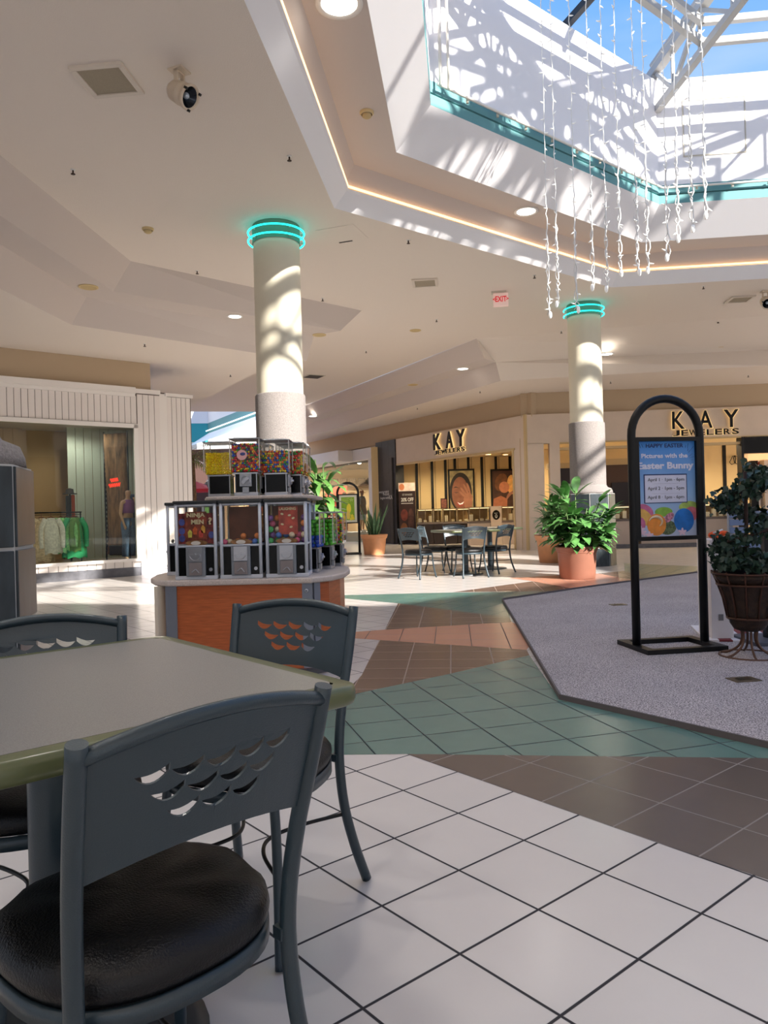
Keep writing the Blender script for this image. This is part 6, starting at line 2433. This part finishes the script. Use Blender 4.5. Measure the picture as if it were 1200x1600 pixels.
def top_machine(px, Y, rz, label):
    q_ = aty(px, 740, Y)
    return small_machine(label, (q_.x, Y, ZT2), rz)


u1 = top_machine(346, 5.52, -PI / 2, 'upper left gumball machine filled with yellow candy')
u2 = top_machine(387, 5.30, 0, 'upper middle gumball machine with a round sticker and mixed candy, facing front')
u3 = top_machine(433, 5.45, PI / 2, 'upper gumball machine of mixed bright gumballs right of the middle one')
u4 = top_machine(456, 5.72, PI / 2, 'upper gumball machine at the right end, second in the row facing right')
u5 = top_machine(463, 5.98, PI / 2, 'upper gumball machine farthest back, nearly hidden at the right')
u6 = top_machine(404, 5.78, 0, 'upper gumball machine with orange candy peeking between the middle ones')
zb_ = 0.168
candies('yellow candy filling the upper left machine', u1, 0.19, 0.19, zb_, 0.335, 0.0062, [mat('candy_yellow2', (255, 232, 10), 0.3), mat('candy_amber', (250, 210, 12), 0.3)], 1)
candies('small mixed red and dark candy in the upper middle machine', u2, 0.19, 0.19, zb_, 0.37, 0.0078, [PAL[0], PAL[5], PAL[1], PAL[3], PAL[5], PAL[0], PAL[2], PAL[4]], 2)
candies('mixed blue, orange and green gumballs in the machine right of the middle', u3, 0.19, 0.19, zb_, 0.335, 0.0092, [PAL[1], PAL[4], PAL[3], PAL[2], PAL[0], PAL[4]], 3)
candies('red, green and yellow gumballs in the second machine facing right', u4, 0.19, 0.19, zb_, 0.345, 0.0092, [PAL[0], PAL[3], PAL[2], PAL[0], PAL[1]], 4)
candies('orange candy in the farthest upper machine', u5, 0.19, 0.19, zb_, 0.26, 0.009, [PAL[1], PAL[2]], 5)
candies('orange and yellow candy between the middle machines', u6, 0.19, 0.19, zb_, 0.30, 0.009, [PAL[1], PAL[0], PAL[2], PAL[1]], 6)
st_ = MB()
st_.cyl((-0.018, -0.1045, 0.285), (-0.018, -0.107, 0.285), 0.036, seg=24)
stk = st_.build('sticker', mat('sticker_pink', (226, 170, 170), 0.5), u2)
st_ = MB()
st_.ball((-0.012, -0.108, 0.292), 0.016, 10, 6, (1.2, 0.1, 0.7))
st_.build('sticker_print', mat('sticker_blue', (60, 70, 130), 0.5), stk)

# lower capsule machines
FRM = mat('silver_frame', (196, 200, 210), 0.45, 0.15)


def capsule_machine(label, loc, rz=0.0, W_=0.288, H_=0.535):
    o = thing('capsule_machine', label, 'capsule machine', loc, rz, 'large silver framed capsule machines')
    w2 = W_ / 2
    hb = 0.225
    m_ = MB()
    m_.bx(-w2 + .02, w2 - .02, -w2 + .012, w2 - .012, 0.02, hb)
    m_.build('body', BLACK, o)
    for sx2 in (-1, 1):
        for sy2 in (-1, 1):
            MB().cyl((sx2 * (w2 - .012), sy2 * (w2 - .012), 0.0), (sx2 * (w2 - .012), sy2 * (w2 - .012), H_ - 0.02), 0.0115, seg=12).build('corner_post', FRM, o)
    m_ = MB()
    m_.bx(-w2, w2, -w2, w2, 0, 0.026)
    m_.build('base', FRM, o, bevel=0.004)
    for z in (hb, H_ - 0.03):
        for s_ in (-1, 1):
            MB().cyl((-w2 + .01, s_ * (w2 - .012), z), (w2 - .01, s_ * (w2 - .012), z), 0.008, seg=8).build('rail', FRM, o)
            MB().cyl((s_ * (w2 - .012), -w2 + .01, z), (s_ * (w2 - .012), w2 - .01, z), 0.008, seg=8).build('rail', FRM, o)
    m_ = MB()
    b0 = w2 - 0.016
    m_.add([(-b0, -b0, hb), (b0, -b0, hb), (b0, b0, hb), (-b0, b0, hb), (-b0, -b0, H_ - .03), (b0, -b0, H_ - .03), (b0, b0, H_ - .03), (-b0, b0, H_ - .03)], [(0, 1, 5, 4), (1, 2, 6, 5), (2, 3, 7, 6), (3, 0, 4, 7)], False)
    m_.build('clear_panels', CLEAR, o)
    MB().bx(-w2 - .006, w2 + .006, -w2 - .006, w2 + .006, H_ - 0.022, H_).build('lid', mat('dark_lid', (40, 42, 44), 0.35), o, bevel=0.006)
    m_ = MB()
    m_.bx(-0.065, 0.065, -w2 - 0.012, -w2 + .012, 0.022, hb)
    m_.build('mechanism_plate', mat('plate_silver', (128, 132, 140), 0.5, 0.2), o, bevel=0.004)
    m_ = MB()
    m_.bx(-0.045, 0.045, -w2 - 0.022, -w2 - .01, 0.122, hb - 0.008)
    m_.tube([(0.036 * math.cos(PI + PI * i / 12), -w2 - 0.026, 0.168 + 0.036 * math.sin(PI + PI * i / 12)) for i in range(13)], 0.004, 6)
    m_.bx(-0.036, 0.036, -w2 - 0.034, -w2 - .02, 0.162, 0.174)
    m_.cyl((0, -w2 - 0.01, 0.168), (0, -w2 - 0.04, 0.168), 0.010)
    m_.build('coin_dial', CHROME, o)
    MB().bx(-0.044, 0.044, -w2 - 0.024, -w2 - .01, 0.03, 0.116).build('chute_door', mat('door_pewter', (134, 124, 124), 0.5, 0.2), o, bevel=0.004)
    MB().tube(smooth_path([(-0.025, -w2 - 0.027, 0.05), (0.0, -w2 - 0.03, 0.07), (0.012, -w2 - 0.034, 0.066), (0.026, -w2 - 0.028, 0.046)], 4), 0.0035, 6).build('door_handle', CHROME, o)
    MB().cyl((0.098, -w2 + .012, 0.066), (0.098, -w2 + .002, 0.066), 0.012, seg=14).build('lock', CHROME, o)
    m_ = MB()
    m_.xprism(ell(0, hb + 0.022, 0.032, 0.014), -w2 + 0.005, -w2 + 0.012)
    m_.build('brand_badge', mat('badge', (206, 196, 186), 0.5), o)
    return o


YM = 5.05 + 0.144
cms = []
for px, lb_ in ((305.5, 'left capsule machine with the NINJA MEN card'), (376, 'middle capsule machine, nearly empty'), (447.5, 'right capsule machine with a red sticker card and toy capsules')):
    q_ = aty(px, 850, 5.05)
    cms.append(capsule_machine(lb_, (q_.x, YM, 0.675), 0.0))
q_ = aty(478, 790, 6.15)
cms.append(capsule_machine('capsule machine at the back of the stand behind the right one', (q_.x - 0.08, 6.15, 0.675), PI / 2))
q_ = aty(268, 850, 5.6)
cms.append(capsule_machine('capsule machine on the left side of the stand, facing left', (q_.x + 0.14, 5.62, 0.675), -PI / 2))

# cards in the machines
cd = flatpoly([(-0.125, 0.24), (0.125, 0.24), (0.125, 0.45), (-0.125, 0.45)], -0.10, pm('toys', (120, 44, 44), 0, 0.8, 30), 'display_card', cms[0])
flatpoly([(-0.075, 0.27), (0.07, 0.27), (0.07, 0.46), (-0.075, 0.46)], -0.104, pm('ninja_card', (134, 60, 42), 0, 0.6, 22), 'front_card', cd)
fit_text('NINJA', -0.065, 0.06, 0.415, 0.452, -0.108, pm('cream_print', (214, 200, 160)), 'lettering', cd, 0.001, 0.04)
fit_text('MEN', -0.035, 0.05, 0.375, 0.407, -0.108, pm('cream_print', (214, 200, 160)), 'lettering', cd, 0.001, 0.04)
fit_text('?', 0.08, 0.105, 0.37, 0.42, -0.104, pm('cream_print', (214, 200, 160)), 'lettering', cd, 0.001, 0.04)
for cx, cz in ((-0.1, 0.33), (-0.1, 0.39), (0.1, 0.3), (-0.1, 0.28)):
    flatpoly(ell(cx, cz, 0.02, 0.024), -0.103, pm('blue_toy', (70, 80, 150), 0, 0.4, 30), 'printed_toy', cd)
for cx, cz, c_ in ((-0.045, 0.31, (200, 190, 80)), (-0.01, 0.33, (200, 90, 40)), (0.03, 0.31, (196, 70, 60)), (0.045, 0.34, (206, 150, 60))):
    flatpoly([(cx - .012, cz - .025), (cx + .012, cz - .025), (cx + .015, cz + .012), (cx, cz + .03), (cx - .015, cz + .012)], -0.107, pm('fig%d' % c_[1], c_, 0, 0.3, 30), 'printed_toy', cd)
cd = flatpoly([(-0.055, 0.29), (0.075, 0.29), (0.075, 0.48), (-0.055, 0.48)], -0.10, pm('red_card', (168, 62, 46), 0, 0.5, 18), 'display_card', cms[2])
fit_text('LAUGHING', -0.05, 0.065, 0.455, 0.475, -0.104, pm('cream_print', (214, 200, 160)), 'lettering', cd, 0.001, 0.03)
for cx, cz in ((-0.03, 0.43), (0.02, 0.42), (0.045, 0.40), (-0.03, 0.36), (0.03, 0.34)):
    flatpoly(ell(cx, cz, 0.011, 0.007, 10, cx * 9), -0.104, pm('cream_print', (214, 200, 160)), 'printed_bone', cd)
MB().bx(-0.12, 0.12, 0.08, 0.10, 0.24, 0.49).build('rear_card', mat('brown_card', (126, 72, 50), 0.6, var=0.3), cms[1])
MB().bx(-0.12, 0.12, 0.08, 0.10, 0.24, 0.49).build('rear_card', mat('brown_card', (126, 72, 50), 0.6), cms[2])
for c_ in cms[:3]:
    flatpoly(ell(0, 0.247, 0.075, 0.02), -w_ * 0 - 0.118, pm('gold_scroll', (150, 104, 60), 0, 0.4, 40), 'scroll_badge', c_)


def capsules(mach, spots, seed, group, label_of):
    rnd_ = random.Random(seed)
    mats_ = [mat('capsule_green', (70, 176, 96), 0.25), mat('capsule_pink', (206, 90, 130), 0.25), mat('capsule_blue', (60, 110, 190), 0.25), mat('capsule_orange', (226, 130, 60), 0.25), mat('capsule_cream', (224, 206, 176), 0.3), mat('capsule_purple', (120, 80, 150), 0.3)]
    names_ = ['green', 'pink', 'blue', 'orange', 'cream', 'purple']
    for i, (x, y, z) in enumerate(spots):
        ci = rnd_.randrange(6)
        m2 = MB()
        m2.ball((0, 0, 0), 0.021, 12, 8)
        o_ = m2.build('toy_capsule', mats_[ci])
        o_.location = Vector(mach.location) + Vector((x, y, z))
        tag(o_, label_of % names_[ci], 'toy capsule', group)


rnd = random.Random(8)
sp1 = [(-0.115, -0.10, 0.247), (-0.09, -0.06, 0.247), (-0.11, -0.02, 0.247), (0.09, -0.10, 0.247), (0.115, -0.08, 0.247), (0.105, -0.09, 0.285), (-0.01, -0.05, 0.247), (0.005, -0.06, 0.285), (0.04, 0.0, 0.247), (-0.05, 0.02, 0.247)]
capsules(cms[1], sp1, 1, 'toy capsules in the middle machine', '%s toy capsule low in the middle machine')
sp2 = []
for k in range(5):
    for i in range(6):
        x = -0.112 + i * 0.045 + (0.01 if k % 2 else 0)
        if -0.06 < x < 0.085 and k > 1:
            continue
        sp2.append((min(x, 0.115), -0.095 + (0.03 if (i + k) % 2 else 0), 0.248 + k * 0.039))
capsules(cms[2], sp2, 2, 'toy capsules in the right machine', '%s toy capsule in the right capsule machine')

# upper shelf
us = thing('display_shelf', 'rounded grey shelf carrying the upper row of gumball machines', 'shelf', (-0.9, 5.6, 1.211))
shp = [(x + 0.9, y - 5.6) for x, y in ((-1.24, 5.2), (-1.15, 5.14), (-0.62, 5.12), (-0.56, 5.2), (-0.5, 5.5), (-0.5, 6.1), (-0.6, 6.25), (-1.2, 6.25), (-1.3, 6.0), (-1.32, 5.5))]
MB().prism(shp, 0, 0.026).build('board', COUNTER, us, bevel=0.008, bseg=3)
MB().bx(-0.05, 0.05, -0.05, 0.05, -0.535, 0.0).build('support_post', BLACKM, us)

# small machines along the right side of the counter
side = [(490, 5.48, 0.44, 'gumball machine with green over blue gumballs on the right side of the counter'), (511, 5.78, 0.44, 'gumball machine full of green gumballs, second on the right side of the counter'), (527, 6.08, 0.44, 'gumball machine of colourful candy at the rear right of the counter')]
sms = []
for px, Y, h_, lb_ in side:
    q_ = aty(px, 850, Y)
    sms.append(small_machine(lb_, (q_.x - 0.03, Y, 0.675), PI / 2 - 0.1, h_, 0.19, 0.175, 0.13))
candies('colourful candy in the rear right machine', sms[2], 0.175, 0.175, 0.185, 0.40, 0.010, PAL, 12)
GREENG = mat('gumball_green', (84, 190, 40), 0.2)
BLUEG = mat('gumball_blue', (30, 80, 200), 0.2)
gm_me = {}
for key, mm_ in (('g', GREENG), ('b', BLUEG)):
    m2 = MB()
    m2.ball((0, 0, 0), 0.0155, 12, 8)
    tmp = m2.build('gumball', mm_)
    gm_me[key] = tmp.data
    bpy.data.objects.remove(tmp)


def gum(mach, layers, seed, lbl):
    rnd_ = random.Random(seed)
    M_ = Matrix.Translation(mach.location) @ Matrix.Rotation(mach.rotation_euler.z, 4, 'Z')
    n_ = 5
    for k, key in enumerate(layers):
        for i in range(n_):
            for j in range(n_):
                if 0 < i < n_ - 1 and 0 < j < n_ - 1 and k < len(layers) - 1:
                    continue
                if k == len(layers) - 1 and rnd_.random() < 0.3:
                    continue
                sh_ = 0.004 if k % 2 else -0.004
                p_ = M_ @ Vector((-0.073 + 0.0365 * i + sh_ + rnd_.uniform(-.002, .002), -0.073 + 0.0365 * j + sh_ + rnd_.uniform(-.002, .002), 0.196 + k * 0.0285))
                o_ = bpy.data.objects.new('gumball', gm_me[key])
                COL.objects.link(o_)
                o_.location = p_
                c_ = 'green' if key == 'g' else 'blue'
                tag(o_, ('shiny %s gumball in the ' % c_) + lbl, 'gumball', c_ + ' gumballs in the ' + lbl)


gum(sms[0], 'bbbgggg', 1, 'machine with blue gumballs below green ones')
gum(sms[1], 'ggggggg', 2, 'all green machine on the right of the counter')
